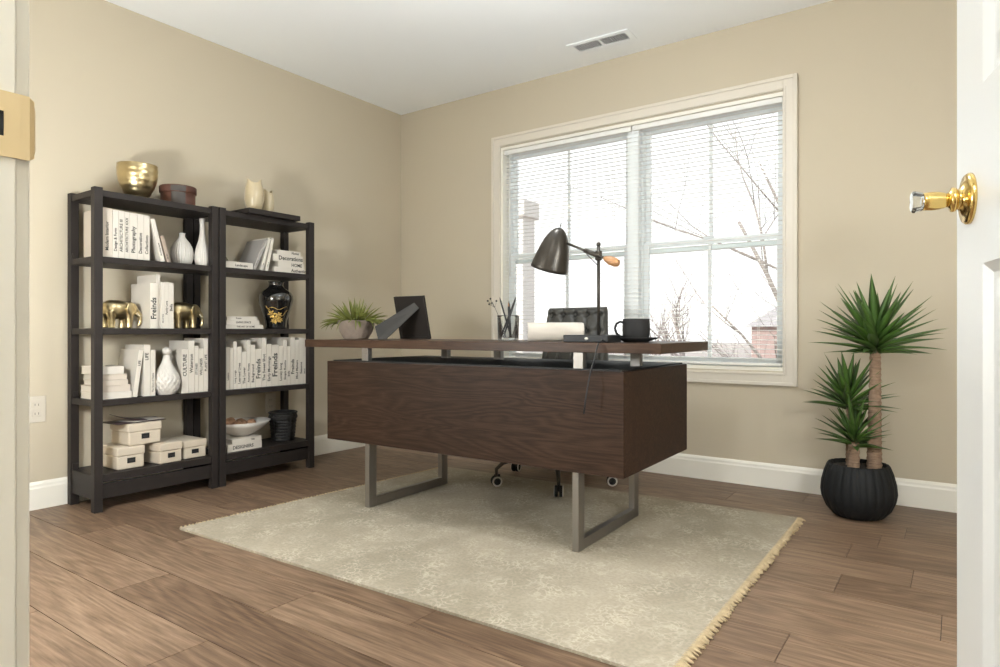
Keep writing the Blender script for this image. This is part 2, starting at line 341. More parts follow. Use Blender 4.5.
# door frame: jambs lining the opening, casing on the room side
jm = MB(); jm.box(DX0-.002, DX0+.018, YF-.117, YF, 0, DZ-.018); jm.box(DX1-.018, DX1+.002, YF-.117, YF, 0, DZ-.018); jm.box(DX0-.002, DX1+.002, YF-.117, YF, DZ-.018, DZ)
trim = struct(jm.build('trim_1', M['trim'], bevel=.0015))
cs = MB(); cs.box(DX0-.065, DX0+.013, YF, YF+.0125, 0, DZ+.06); cs.box(DX1-.013, DX1+.065, YF, YF+.0125, 0, DZ+.06); cs.box(DX0+.013, DX1-.013, YF, YF+.0125, DZ-.013, DZ+.06)
cs.build('casing', M['trim'], trim, bevel=.002)
# strike plate let into the jamb, its curved lip reaching past the casing
sp = MB(); JX = DX0+.018
def plate_poly(y0_, y1_, z0_, z1_, r, n=5):
    pts = []
    for (cy, cz, a0) in ((y1_-r, z1_-r, 0), (y0_+r, z1_-r, 90), (y0_+r, z0_+r, 180), (y1_-r, z0_+r, 270)):
        for k in range(n+1): a = R(a0+90*k/n); pts.append((cy+r*math.cos(a), cz+r*math.sin(a)))
    return pts
mx_ = Matrix(((0, 0, 1, JX), (1, 0, 0, 0), (0, 1, 0, 0), (0, 0, 0, 1)))
zc = 0.995; yp0, yp1 = YF-.052, YF+.003
sp.box(JX, JX+.0015, yp0, yp1, zc+.011, zc+.029); sp.box(JX, JX+.0015, yp0, yp1, zc-.029, zc-.011)
sp.box(JX, JX+.0015, yp0, yp0+.010, zc-.011, zc+.011); sp.box(JX, JX+.0015, yp1-.0125, yp1, zc-.011, zc+.011)
prof = [(JX, yp1), (JX-.0005, yp1+.006), (JX-.003, yp1+.0105), (JX-.008, yp1+.013)]
hh_ = iter([(.029, .029), (.029, .026), (.026, .018)])
for (xa, ya), (xb, yb) in zip(prof, prof[1:]):
    h0, h1 = next(hh_)
    sp.add([(xa, ya, zc-h0), (xb, yb, zc-h1), (xb, yb, zc+h1), (xa, ya, zc+h0), (xa+.0017, ya, zc-h0), (xb+.0017, yb+.001, zc-h1), (xb+.0017, yb+.001, zc+h1), (xa+.0017, ya, zc+h0)],
           [(0, 1, 2, 3), (4, 7, 6, 5), (0, 4, 5, 1), (3, 2, 6, 7), (1, 5, 6, 2)])
stp = sp.build('strike_plate', M['satin_brass'], trim)
MB().box(JX-.012, JX+.0004, yp0+.010, yp1-.0125, zc-.011, zc+.011).build('latch_hole', M['dark'], stp)
for dz in (-.020, .020): MB().lathe([(0.0035, 0), (.003, .0012), (0, .0015)], 10, mtx=Matrix.Translation((JX+.0012, YF-.036, zc+dz)) @ Matrix.Rotation(PI/2, 4, 'Y')).build('screw', M['satin_brass'], stp)

# open panel door
E_ = Vector((3.4265, -2.470, 0)); ang = 13.0
u = Vector((math.sin(R(ang)), -math.cos(R(ang)), 0)); LW = .82
H_ = E_+u*LW
# local frame: x along the leaf from free edge (0) to hinge (LW); y = thickness away from the camera side; z up
dm = Matrix(((u.x, -u.y, 0, E_.x), (u.y, u.x, 0, E_.y), (0, 0, 1, 0.008), (0, 0, 0, 1)))
d = MB(); TK = .035; ST = .112
panels = []
for za, zb in ((.20, .885), (1.10, 1.62), (1.73, 1.915)):
    for xa, xb in ((ST, LW/2-.05), (LW/2+.05, LW-ST)): panels.append((xa, xb, za, zb))
HD = 2.03
d.box(0, ST, 0, TK, 0, HD); d.box(LW-ST, LW, 0, TK, 0, HD); d.box(LW/2-.05, LW/2+.05, 0, TK, .20, 1.915)
for za, zb in ((0, .20), (.885, 1.10), (1.62, 1.73), (1.915, HD)):
    d.box(ST, LW-ST, 0, TK, za, zb) if za in (0, 1.915) else (d.box(ST, LW/2-.05, 0, TK, za, zb), d.box(LW/2+.05, LW-ST, 0, TK, za, zb))
door = struct(d.build('door_1', M['door'])); door.matrix_world = dm
for xa, xb, za, zb in panels:
    q = MB()
    for side in (0, 1):
        rings = [(0, 0), (.012, .008), (.020, .009), (.042, .002), (.050, .002)]
        vs = []
        for ins, dep in rings:
            y = dep if side == 0 else TK-dep
            vs += [(xa+ins, y, za+ins), (xb-ins, y, za+ins), (xb-ins, y, zb-ins), (xa+ins, y, zb-ins)]
        fs = []
        for i in range(len(rings)-1):
            for k in range(4): fs.append((i*4+k, i*4+(k+1) % 4, (i+1)*4+(k+1) % 4, (i+1)*4+k))
        fs.append(tuple((len(rings)-1)*4+k for k in range(4)))
        q.add(vs, fs)
    q.build('door_panel', M['door'], door)
# knob: rose on the leaf, shank, tulip-shaped grip
def knob(side):
    k = MB(); Z = .98-.008
    t = Matrix.Translation((.060, 0 if side else TK, Z)) @ Matrix.Rotation(PI/2 if side else -PI/2, 4, 'X')
    k.lathe([(.0325, 0), (.0325, .003), (.030, .006), (.024, .006), (.020, .009), (.014, .011), (.0125, .014), (.0155, .016), (.0155, .020), (.011, .022), (.009, .024)], 32, mtx=t)
    o = k.build('door_knob', M['brass'], door)
    g = MB(); g.lathe([(.009, .024), (.010, .028), (.0115, .034), (.012, .042), (.0115, .048), (.011, .051), (0, .052)], 24, mtx=t)
    g.build('knob_grip', M['brass'], o)
    g = MB(); g.lathe([(.0115, .0515), (.0125, .055), (.0142, .060), (.0142, .0625), (.012, .064), (0, .065)], 16, mtx=t, smooth=False)
    g.build('knob_tip', M['crystal'], o)
knob(True); knob(False)
for hz in (.25, 1.0, 1.8): MB().lathe([(.006, -.045), (.006, .045)], 12, c=(LW+.004, TK+.003, hz)).build('hinge', M['brass'], door)

# ------------------------------------------------------------------ window
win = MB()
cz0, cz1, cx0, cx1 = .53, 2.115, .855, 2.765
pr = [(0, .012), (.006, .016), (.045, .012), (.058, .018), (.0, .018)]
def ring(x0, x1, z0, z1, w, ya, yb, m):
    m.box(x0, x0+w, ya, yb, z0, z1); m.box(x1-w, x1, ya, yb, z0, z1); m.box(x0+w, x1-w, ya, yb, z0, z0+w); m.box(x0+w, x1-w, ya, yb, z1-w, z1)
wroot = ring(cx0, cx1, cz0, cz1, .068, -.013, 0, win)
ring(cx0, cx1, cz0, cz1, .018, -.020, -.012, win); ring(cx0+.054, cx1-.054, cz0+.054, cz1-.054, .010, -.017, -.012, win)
win1 = struct(win.build('window_1', M['window_trim_shade'], bevel=.002))
jl = MB(); jl.box(WX0-.01, WX0+.008, -.001, .12, WZ0-.01, WZ1+.01); jl.box(WX1-.008, WX1+.01, -.001, .12, WZ0-.01, WZ1+.01); jl.box(WX0+.008, WX1-.008, -.001, .12, WZ1-.008, WZ1+.01); jl.box(WX0+.008, WX1-.008, -.001, .12, WZ0-.01, WZ0+.008)
jl.build('jamb_lining', M['trim'], win1)
MX0, MX1 = 1.822, 1.892
MB().box(MX0, MX1, .030, .13, WZ0+.008, WZ1-.008).build('mullion', M['vinyl'], win1, bevel=.003)
MEET = 1.300
for xa, xb in ((WX0+.008, MX0), (MX1, WX1-.008)):
    fr = MB(); za, zb = WZ0+.008, WZ1-.008
    ring(xa, xb, za, zb, .014, .070, .135, fr); fr.build('window_frame', M['vinyl'], win1, bevel=.002)
    for (s0, s1, ya, yb) in ((za+.014, MEET+.032, .078, .100), (MEET-.032, zb-.014, .104, .126)):
        sh = MB(); X0, X1 = xa+.014, xb-.014
        ring(X0, X1, s0, s1, .030, ya, yb, sh)
        xm = (xa+xb)/2; yc = (ya+yb)/2
        sh.box(xm-.010, xm+.010, yc-.006, yc+.006, s0+.03, s1-.03)
        so = sh.build('sash', M['vinyl'], win1, bevel=.0015)
        MB().box(X0+.028, X1-.028, yc-.002, yc+.002, s0+.028, s1-.028).build('pane', M['pane'], so)
    MB().box((xa+xb)/2-.03, (xa+xb)/2+.03, .066, .080, MEET+.0315, MEET+.042).build('sash_lock', M['vinyl'], win1, bevel=.002)

# venetian blinds, slats open
for i, (xa, xb, lab) in enumerate(((WX0+.012, 1.853, 'white venetian blind with open slats over the left window half, behind the desk lamp'), (1.861, WX1-.012, 'white venetian blind with open slats over the right window half, toward the tall plant'))):
    bl = thing('venetian_blind', lab, 'window blind', (xa, .028, WZ0+.01), 0, 'venetian blinds in the window')
    w = xb-xa; top = WZ1-WZ0-.02
    MB().box(0, w, -.018, .018, top-.028, top).build('headrail', M['blind'], bl, bevel=.002)
    MB().box(.002, w-.002, -.013, .013, 0.004, .018).build('bottom_rail', M['blind'], bl, bevel=.003)
    s = MB(); n = 54; pitch = (top-.028-.03)/n
    for k in range(n):
        z = .03+pitch*(k+.5); t = R(4)
        pts = [(-.0125, -.0012), (-.006, .0004), (0, .001), (.006, .0004), (.0125, -.0012)]
        vs = []
        for X in (.003, w-.003):
            for (yy, zz) in pts: vs.append((X, yy*math.cos(t), z+zz+yy*math.sin(t)))
            for (yy, zz) in reversed(pts): vs.append((X, yy*math.cos(t), z+zz-.0007+yy*math.sin(t)))
        s.add(vs, [tuple(range(10)), tuple(reversed(range(10, 20)))]+[(q_, 10+q_, 10+(q_+1) % 10, (q_+1) % 10) for q_ in range(10)])
    s.build('slats', M['blind'], bl)
    for X in (.12, w*.5, w-.12):
        c = MB(); c.box(X-.0006, X+.0006, -.0145, -.0135, .01, top-.02); c.box(X-.0006, X+.0006, .0135, .0145, .01, top-.02); c.build('ladder_cord', M['blind'], bl)
    if i == 0: 
        MB().tube([(.05, -.024, top-.03), (.052, -.026, top-.60), (.052, -.026, .55)], .0035, 8).build('tilt_wand', M['blind'], bl)
    else:
        MB().tube([(.045, -.022, top-.03), (.045, -.024, .62)], .0012, 6).build('lift_cord', M['blind'], bl)

# ------------------------------------------------------------------ outdoors
struct(MB().box(-60, 60, .2, 110, -1.4, -1.2).build('ground', M['grass']))
def column():
    t = thing('porch_column', 'square pale porch column outside the left window half', 'porch column', (-.85, 2.9, -1.2))
    MB().box(-.13, .13, -.13, .13, 0, 3.55).build('shaft', M['siding'], t, bevel=.01)
    MB().box(-.17, .17, -.17, .17, 3.35, 3.55).build('capital', M['siding'], t, bevel=.01)
    MB().box(-.17, .17, -.17, .17, 0, .22).build('plinth', M['siding'], t, bevel=.01)
column()
def branch_tree(name, label, base, h, r0, lean, seed_, material, levels=4, group=None, twigs=3):
    rr = random.Random(seed_); m = MB()
    def grow(p, d_, L, r_, lev):
        pts = [p]; rad = [r_]; n = 5; dd = d_.copy()
        for i in range(n):
            dd = (dd+Vector((rr.uniform(-.16, .16), rr.uniform(-.16, .16), rr.uniform(-.05, .12)))).normalized()
            pts.append(pts[-1]+dd*L/n); rad.append(r_*(1-.62*(i+1)/n))
        m.tube(pts, rad, 6 if lev > 1 else 8)
        if lev >= levels: return
        for k in range(twigs+1 if lev else twigs+2):
            i = rr.randint(1, n); a = rr.uniform(0, 2*PI); side = Vector((math.cos(a), math.sin(a), rr.uniform(-.1, .7))).normalized()
            nd = (dd*.75+side*.75).normalized(); grow(pts[i], nd, L*rr.uniform(.5, .75), rad[i]*.62, lev+1)
    grow(Vector((0, 0, 0)), Vector(lean).normalized(), h, r0, 0)
    return tag(m.build(name, material, loc=base), label, 'tree', group)
branch_tree('bare_tree', 'bare leaning tree closest outside the right window half', (2.80, 4.2, -1.2), 3.6, .048, (-.46, .02, 1), 11, M['branch'], 4)
branch_tree('bare_tree', 'slim bare tree outside, top of the right window half, behind the leaning one', (2.35, 5.6, -1.2), 4.6, .042, (-.30, .05, 1), 23, M['branch'], 4)
for i, (x, y, s_, lb) in enumerate(((-3.5, 16, 5, 'bare winter tree far outside, seen beneath the desk lamp shade'), (.2, 18, 4.4, 'bare winter tree far outside, seen right of the desk lamp pole'), (2.0, 21, 4.6, 'bare winter tree far outside, seen just right of the window mullion'), (-7.5, 24, 5.5, 'bare winter tree farthest away, behind the porch column'), (3.4, 26, 5.2, 'bare winter tree far outside, above the distant brick house'))):
    branch_tree('bare_tree', lb, (x, y, -1.2), s_*.55, .10, (rnd.uniform(-.1, .1), 0, 1), 40+i, M['twig'], 3, 'distant winter trees', 4)
hs = thing('brick_house', 'low brick house with shingle roof far beyond the bare trees', 'house', (-2.0, 42, -1.2))
MB().box(-6, 6, 0, 7, 0, 2.4).build('wall', M['brick'], hs)
MB().add([(-6.4, -.4, 2.3), (6.4, -.4, 2.3), (6.4, 7.4, 2.3), (-6.4, 7.4, 2.3), (-5.2, 3.5, 3.7), (5.2, 3.5, 3.7)], [(0, 1, 5, 4), (2, 3, 4, 5), (1, 2, 5), (3, 0, 4), (3, 2, 1, 0)]).build('roof', M['roof'], hs)
for X in (-4, -1.2, 3.4): MB().box(X, X+1.1, -.05, .05, .9, 1.9).build('window', M['roof'], hs)
MB().box(1.2, 2.1, -.05, .05, 0, 2.0).build('door', M['siding'], hs)

# ------------------------------------------------------------------ ceiling vent, then added fill lamps
v = thing('ceiling_vent', 'white slotted air vent in the ceiling above the window', 'air vent', (1.790, -.250, ZC), R(2))
MB().box(-.175, .175, -.062, .062, -.0015, -.0003).build('backing', M['dark'], v)
f_ = MB(); f_.box(-.185, -.155, -.07, .07, -.007, 0); f_.box(.155, .185, -.07, .07, -.007, 0); f_.box(-.155, .155, -.07, -.042, -.007, 0); f_.box(-.155, .155, .042, .07, -.007, 0); f_.box(-.008, .008, -.042, .042, -.007, 0)
f_.build('frame', M['ceiling'], v, bevel=.0015)
for k in range(22):
    X = -.148+k*.0141
    if abs(X) < .008: continue
    MB().box(-.0008, .0008, -.042, .042, -.0045, .0045).build('fin', M['ceiling'], v, loc=(X, 0, -.0055), rot=(0, R(-18), 0))
def fill_globe(loc, power, r_, lab):  # hanging globe added out of view to brighten room and hallway
    t = thing('fill_ceiling_globe', lab, 'ceiling light', loc)
    MB().lathe([(0, 0), (.06, 0), (.06, -.012), (.045, -.022), (0, -.022)], 32).build('ceiling_rose', M['trim'], t)
    MB().lathe([(.007, -.25), (.007, -.02)], 12).build('rod', M['trim'], t)
    g_ = MB().ball((0, 0, -.25-r_), r_, 32, 20).build('globe', M['globe_%d' % round(power)], t)
for pw in (FILL_ROOM, FILL_HALL):
    M['globe_%d' % round(pw)] = mat('fill_opal_globe', (.9, .88, .84), .3, bump=.01, emit=LCOL, es=pw)
fill_globe((2.15, -1.62, ZC), FILL_ROOM, .09, 'added out-of-view opal fill globe at the middle of the room')
fill_globe((3.0, -4.2, ZC), FILL_HALL, .09, 'added out-of-view opal fill globe in the hallway by the door')

def fill_lamp(loc, lab, pw):  # unseen lamp added as low fill, reaching under the desk
    t = thing('fill_floor_lamp', lab, 'added fill lamp', loc, group='added opal globe fill lights')
    MB().lathe([(0, 0), (.13, 0), (.13, .012), (.02, .022), (0, .022)], 32).build('base', M['blackmetal'], t)
    MB().lathe([(.010, .02), (.010, .86)], 12).build('pole', M['blackmetal'], t)
    MB().lathe([(.045, .855), (.045, .875), (.01, .85)], 20).build('cup', M['blackmetal'], t)
    MB().ball((0, 0, .98), .12, 32, 20).build('globe', mat('fill_floor_globe', (.9, .88, .84), .3, bump=.01, emit=LCOL, es=pw), t)
fill_lamp((1.20, -3.10, 0), 'added black fill lamp with opal globe by the wall left of the doorway', FILL_FLOOR[0])
fill_lamp((3.86, -2.30, 0), 'added black fill lamp with opal globe behind the open door', FILL_FLOOR[1])

# outlets on the left wall
def outlet(y, z, lab, s_=1.0):
    t = thing('wall_outlet', lab, 'wall outlet', (0.001, y, z))
    MB().box(0, .005, -.037*s_, .037*s_, -.06*s_, .06*s_).build('cover_plate', M['plastic'], t, bevel=.002)
    for dz in (-.02, .02):
        MB().box(.004, .0075, -.017, .017, dz*s_-.014, dz*s_+.014).build('receptacle', M['plastic'], t, bevel=.003)
        q = MB(); q.box(.0074, .0079, -.008, -.006, dz*s_-.004, dz*s_+.006); q.box(.0074, .0079, .006, .008, dz*s_-.004, dz*s_+.006); q.build('slots', M['dark'], t)
outlet(-2.366, .455, 'cream double wall outlet left of the bookcases, above the baseboard')
outlet(-1.139, .372, 'cream wall outlet seen through the right bookcase above the black basket')

# ------------------------------------------------------------------ rug
cor = [(.835, -2.150), (2.875, -2.105), (2.868, -.530), (.945, -.605)]
rg = thing('area_rug', 'large faded sage and cream patterned rug under the desk', 'rug', (1.9, -1.35, 0))
mb = MB(); n1, n2 = 24, 18; vs = []; fs = []
def rp(s_, t_):
    a = Vector(cor[0]).lerp(Vector(cor[1]), s_); c = Vector(cor[3]).lerp(Vector(cor[2]), s_); return a.lerp(c, t_)
for lay, z in ((0, .0005), (1, .009)):
    for i in range(n1+1):
        for j in range(n2+1):
            p = rp(i/n1, j/n2); vs.append((p.x-1.9, p.y+1.35, z))
K = (n1+1)*(n2+1); g = lambda i, j, l: l*K+i*(n2+1)+j
for i in range(n1):
    for j in range(n2):
        fs.append((g(i, j, 1), g(i+1, j, 1), g(i+1, j+1, 1), g(i, j+1, 1))); fs.append((g(i, j, 0), g(i, j+1, 0), g(i+1, j+1, 0), g(i+1, j, 0)))
for i in range(n1): fs.append((g(i, 0, 0), g(i+1, 0, 0), g(i+1, 0, 1), g(i, 0, 1))); fs.append((g(i, n2, 1), g(i+1, n2, 1), g(i+1, n2, 0), g(i, n2, 0)))
for j in range(n2): fs.append((g(0, j, 1), g(0, j+1, 1), g(0, j+1, 0), g(0, j, 0))); fs.append((g(n1, j, 0), g(n1, j+1, 0), g(n1, j+1, 1), g(n1, j, 1)))
mb.add(vs, fs); mb.build('pile', M['rug'], rg)
def fringe(side, n, ln):
    q = MB(); r_ = random.Random(5+side)
    for k in range(n):
        p = rp(side, (k+.5)/n); sgn = 1 if side else -1; L_ = ln*r_.uniform(.75, 1.15); dy = r_.uniform(-.010, .010)
        x, y = p.x-1.9, p.y+1.35
        q.tube([(x-sgn*.004, y, .006), (x+sgn*L_*.35, y+dy*.3, .0085), (x+sgn*L_*.7, y+dy*.7, .005), (x+sgn*L_, y+dy, .003)], [.0042, .0046, .0036, .0022], 5)
    q.build('fringe', M['fringe'], rg)
fringe(1, 150, .026); fringe(0, 95, .016)

# ------------------------------------------------------------------ desk
DR = R(1.3)
DO = Vector((1.74, -1.19, 0))
RZ = .0095
desk = thing('office_desk', 'floating-top walnut desk on steel sled legs standing on the rug', 'desk', (DO.x, DO.y, 0), DR)
bx0, bx1, by0, by1, bz0, bz1 = -.745, .748, -.325, .350, .305, .675
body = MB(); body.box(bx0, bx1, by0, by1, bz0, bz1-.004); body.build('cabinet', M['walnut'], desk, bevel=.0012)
seam = MB(); seam.box(bx1-.0002, bx1+.0004, by0-.0004, by0+.016, bz0, bz1-.004)
ct = MB(); ct.box(bx0+.02, bx1-.02, by0+.020, by1, bz1-.006, bz1+.001); ct.build('cabinet_top', M['black_glass'], desk)
# drawers on the chair side
for k in range(3):
    xa = bx0+.02+k*.485
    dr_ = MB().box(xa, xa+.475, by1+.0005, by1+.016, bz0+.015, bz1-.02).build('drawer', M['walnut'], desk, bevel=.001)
    MB().box(xa+.18, xa+.30, by1+.016, by1+.026, bz1-.07, bz1-.058).build('drawer_handle', M['steel'], dr_, bevel=.002)
tz0, tz1 = .7335, .7695
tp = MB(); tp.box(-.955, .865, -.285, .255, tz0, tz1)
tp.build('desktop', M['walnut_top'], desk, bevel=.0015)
for (X, Y) in ((-.545, -.265), (.555, -.275), (-.42, .16), (-.105, .17), (.67, -.02)):
    MB().box(X-.020, X+.020, Y-.014, Y+.014, bz1-.004, tz0).build('spacer', M['steel'], desk, bevel=.0015)
for X in (-.512, .548):
    q = MB(); w = .013; a, c_ = -.296, .272; dpt = .048; hb = .040
    q.box(X-w, X+w, a, a+dpt, RZ, bz0); q.box(X-w, X+w, c_-dpt, c_, RZ, bz0); q.box(X-w, X+w, a+dpt, c_-dpt, RZ, RZ+hb); q.box(X-w, X+w, a+dpt, c_-dpt, bz0-.006, bz0)
    q.build('leg', M['steel'], desk, bevel=.0015)

# ------------------------------------------------------------------ chair
ch = thing('office_chair', 'charcoal button-tufted leather swivel chair behind the desk', 'chair', (1.665, -.575, 0), 0)
def tufted(w_top, w_bot, h, nu, nv, rows, cols, depth, thick):
    m = MB(); vs = []; fs = []
    btn = [((c+.5+(.0 if r_ % 2 else .0))/cols, (r_+.5)/rows) for r_ in range(rows) for c in range(cols)]
    for side in (0, 1):
        for j in range(nv+1):
            for i in range(nu+1):
                s_, t_ = i/nu, j/nv; w = w_bot+(w_top-w_bot)*t_
                ed = min(1, (min(s_, 1-s_)*w+.0)/.03)*1.0; et = min(1, min(t_, 1-t_)*h/.03); e = math.sqrt(max(0, 1-(1-ed)**2))*math.sqrt(max(0, 1-(1-et)**2))
                y = thick*.5*e
                if side == 0:
                    for (bs, bt) in btn:
                        dd = math.hypot((s_-bs)*w, (t_-bt)*h); y -= depth*math.exp(-(dd/.018)**2)
                        # creases joining the buttons
                    cs_ = min(abs(s_-bs) for bs, bt in btn)*w; ct_ = min(abs(t_-bt) for bs, bt in btn)*h
                    y -= depth*.35*(math.exp(-(cs_/.007)**2)+math.exp(-(ct_/.007)**2))*e
                vs.append(((s_-.5)*w, -y if side == 0 else y, t_*h))
    K = (nu+1)*(nv+1)
    for side in (0, 1):
        for j in range(nv):
            for i in range(nu):
                a = side*K+j*(nu+1)+i; q = (a, a+1, a+nu+2, a+nu+1); fs.append(q if side == 0 else tuple(reversed(q)))
    m.add(vs, fs, True)
    return m, btn
tb, btn = tufted(.385, .455, .46, 66, 66, 5, 5, .020, .07)
bo = tb.build('backrest', M['leather'], ch, loc=(-.022, .255, .490), rot=(R(-7), 0, R(-3)))
for bs, bt in btn:
    w = .455+(.385-.455)*bt; MB().ball(((bs-.5)*w, -.019, bt*.46), (.009, .006, .009), 10, 6).build('button', M['leather'], bo)
ss = MB(); ss.box(-.24, .24, -.24, .25, .40, .49); ss.build('seat', M['leather'], ch, bevel=.03, seg=4)
MB().tube([(0, .20, .42), (0, .27, .45), (0, .285, .60)], [.02, .02, .016], 8).build('back_bracket', M['blackmetal'], ch)
MB().lathe([(.024, .12), (.028, .20), (.018, .205), (.018, .40), (.06, .405), (.06, .415)], 20).build('gas_lift', M['chrome'], ch)
MB().lathe([(.045, .135), (.05, .14), (.05, .18), (.035, .19)], 20).build('hub', M['blackmetal'], ch)
for k in range(5):
    a = R(-126+72*k); ca, sa = math.cos(a), math.sin(a); Rr = .315
    lg = MB(); lg.tube([(.03*ca, .03*sa, .165), (.20*ca, .20*sa, .150), ((Rr-.035)*ca, (Rr-.035)*sa, .128), (Rr*ca, Rr*sa, .098), (Rr*ca, Rr*sa, .058)], [.020, .016, .012, .010, .008], 8)
    l_ = lg.build('base_leg', M['lamp'], ch)
    t = Matrix.Translation((Rr*ca, Rr*sa, RZ+.0275)) @ Matrix.Rotation(R((50, 118, 31, 60, 100)[k]), 4, 'Z')
    for sy in (-1, 1):
        mt = t @ Matrix.Translation((0, sy*.012, 0)) @ Matrix.Rotation(PI/2, 4, 'X')
        wh = MB(); wh.lathe([(.0, -.009), (.020, -.009), (.0265, -.007), (.0275, 0), (.0265, .007), (.020, .009), (0, .009)], 24, mtx=mt); wo = wh.build('caster_wheel', M['ink'], l_)
        wh = MB(); zf = .0095*(1 if sy < 0 else -1); wh.lathe([(.0185, zf*.9), (.0185, zf*1.08), (.0255, zf*1.08), (.0265, zf*.8)], 24, mtx=mt); wh.build('wheel_ring', M['white_tyre'], l_)
        wh = MB(); wh.lathe([(0, -.0100), (.010, -.0098), (.011, -.006), (.011, .006), (.010, .0098), (0, .0100)], 20, mtx=mt); wh.build('wheel_hub', M['ink'], l_)
    cv = MB(); cv.box(-.012, .02, -.003, .003, 0, .034, mtx=t); cv.build('caster_fork', M['blackmetal'], l_, bevel=.001)

# ------------------------------------------------------------------ things on the desk
DT = tz1
# desk lamp
lp = thing('desk_lamp', 'dark bronze desk lamp with cone shade and wooden counterweight', 'desk lamp', (2.330, -1.375, DT+.0005), DR)
MB().box(-.112, .072, -.055, .06, 0, .027).build('base', M['blackmetal'], lp, bevel=.003)
MB().lathe([(.0055, 0), (.0055, .0006)], 12, mtx=Matrix.Translation((-.015, -.0551, .014)) @ Matrix.Rotation(PI/2, 4, 'X') @ Matrix.Scale(1.3, 4, (1, 0, 0))).build('switch', M['trim'], lp)
MB().tube([(.008, 0, .026), (.008, 0, .362)], .0062, 12).build('pole', M['lamp'], lp)
MB().ball((.008, 0, .364), .0085, 12, 8).build('pole_finial', M['lamp'], lp)
HP = Vector((.008, -.012, .322))
dirA = Vector((-.155, -.0, .066)).normalized()
arm = MB(); arm.tube([HP+dirA*.165, HP-dirA*.035], .0050, 10); arm.tube([HP+dirA*.055, HP-dirA*.004], .0095, 10); ao = arm.build('arm', M['lamp'], lp)
MB().tube([HP-dirA*.030, HP-dirA*.036, HP-dirA*.055, HP-dirA*.080, HP-dirA*.092, HP-dirA*.096], [.006, .010, .0165, .0165, .012, .004], 16).build('counterweight', M['lightwood'], ao)
MB().tube([(.008, -.006, .285), HP+dirA*.045+Vector((0, 0, -.012)), HP+dirA*.055], .0018, 6).build('tension_wire', M['lamp'], lp)
MB().lathe([(.011, -.018), (.013, -.014), (.013, .014), (.011, .018)], 14, c=(HP.x, 0, HP.z)).build('clamp', M['lamp'], lp)
ax = Vector((.36, -.10, 1)).normalized()        # shade axis (towards its tip)
zq = Vector((0, 0, 1)).rotation_difference(ax).to_matrix().to_4x4()
SC = HP+dirA*.165                                # where the arm meets the shade, upper right of its middle
cen = Vector((-.172, -.012, .358))
smx = Matrix.Translation(cen) @ zq
MB().lathe([(.074, -.082), (.0725, -.070), (.066, -.035), (.058, .0), (.047, .035), (.034, .060), (.020, .076), (.008, .083), (0, .084), (.0, .081), (.008, .080), (.019, .073), (.032, .057), (.045, .033), (.056, 0), (.064, -.035), (.0715, -.070), (.0725, -.082)], 40, mtx=smx).build('lamp_shade', M['lamp'], lp)
MB().tube([(0, 0, .082), (0, 0, .104)], .0018, 6, mtx=smx).build('shade_tip', M['lamp'], lp)
MB().lathe([(.014, .01), (.017, .03), (.014, .055)], 14, mtx=smx).build('socket', M['blackmetal'], lp)
MB().tube([SC, cen+Vector((.03, 0, .035))], .0055, 8).build('swivel', M['lamp'], lp)
# lamp cord falls over the front edge of the desktop
MB().tube([(.050, -.055, .008), (.052, -.075, .0035), (.054, -.094, .001), (.055, -.112, -.014), (.055, -.130, -.05), (.053, -.160, -.10), (.050, -.176, -.15), (.042, -.177, -.20), (.036, -.177, -.245)], .0028, 8).build('cord', M['cable'], lp)

# cup and saucer
sc_ = thing('saucer', 'black stoneware saucer under the black cup', 'saucer', (2.438, -1.262, DT+.0005))
MB().lathe([(0, 0), (.045, 0), (.05, .004), (.078, .0125), (.083, .0165), (.082, .018), (.076, .015), (.046, .007), (0, .006)], 40).build('dish', M['cup'], sc_)
cp = thing('coffee_cup', 'black stoneware cup with a round handle, on the saucer', 'cup', (2.438, -1.262, DT+.0075))
def ribs(t, z): return 1+.006*math.sin(z*900)
MB().lathe([(0, 0), (.040, 0), (.046, .006), (.0505, .022), (.0515, .045), (.0505, .066), (.0495, .0805), (.0475, .0805), (.0475, .06), (.048, .03), (.040, .008), (0, .006)], 40).build('bowl', M['cup'], cp)
hd = [(-.049+.0, 0, .068)]
pts = [(-.047*.82-.0, -.047*.57, .066), (-.060*.82, -.060*.57, .070), (-.074*.82, -.074*.57, .062), (-.080*.82, -.080*.57, .045), (-.074*.82, -.074*.57, .026), (-.060*.82, -.060*.57, .014), (-.046*.82, -.046*.57, .014)]
MB().tube(pts, .0045, 8).build('handle', M['cup'], cp)

# rolled paper
rp_ = thing('paper_roll', 'thick roll of white paper lying on the desk before the chair', 'paper roll', (2.072, -1.235, DT+.0005), R(35))
q = MB(); q.lathe([(.030, -.115), (.0385, -.115), (.0385, .108), (.036, .114), (.030, .114), (.030, -.115)], 40, mtx=Matrix.Translation((0, 0, .0385)) @ Matrix.Rotation(PI/2, 4, 'Y'))
q.build('outer_sheet', M['roll'], rp_)
q = MB(); sp_pts = []
vs = []; fs = []; N_ = 60
for i in range(N_+1):
    a = i/N_*4*PI; r_ = .014+.015*i/N_
    for X in (-.113, .112): vs.append((X, r_*math.cos(a), .0385+r_*math.sin(a)))
for i in range(N_): fs.append((2*i, 2*i+1, 2*i+3, 2*i+2))
q.add(vs, fs, True); o = q.build('inner_sheet', M['roll'], rp_); md = o.modifiers.new('t', 'SOLIDIFY'); md.thickness = .0006

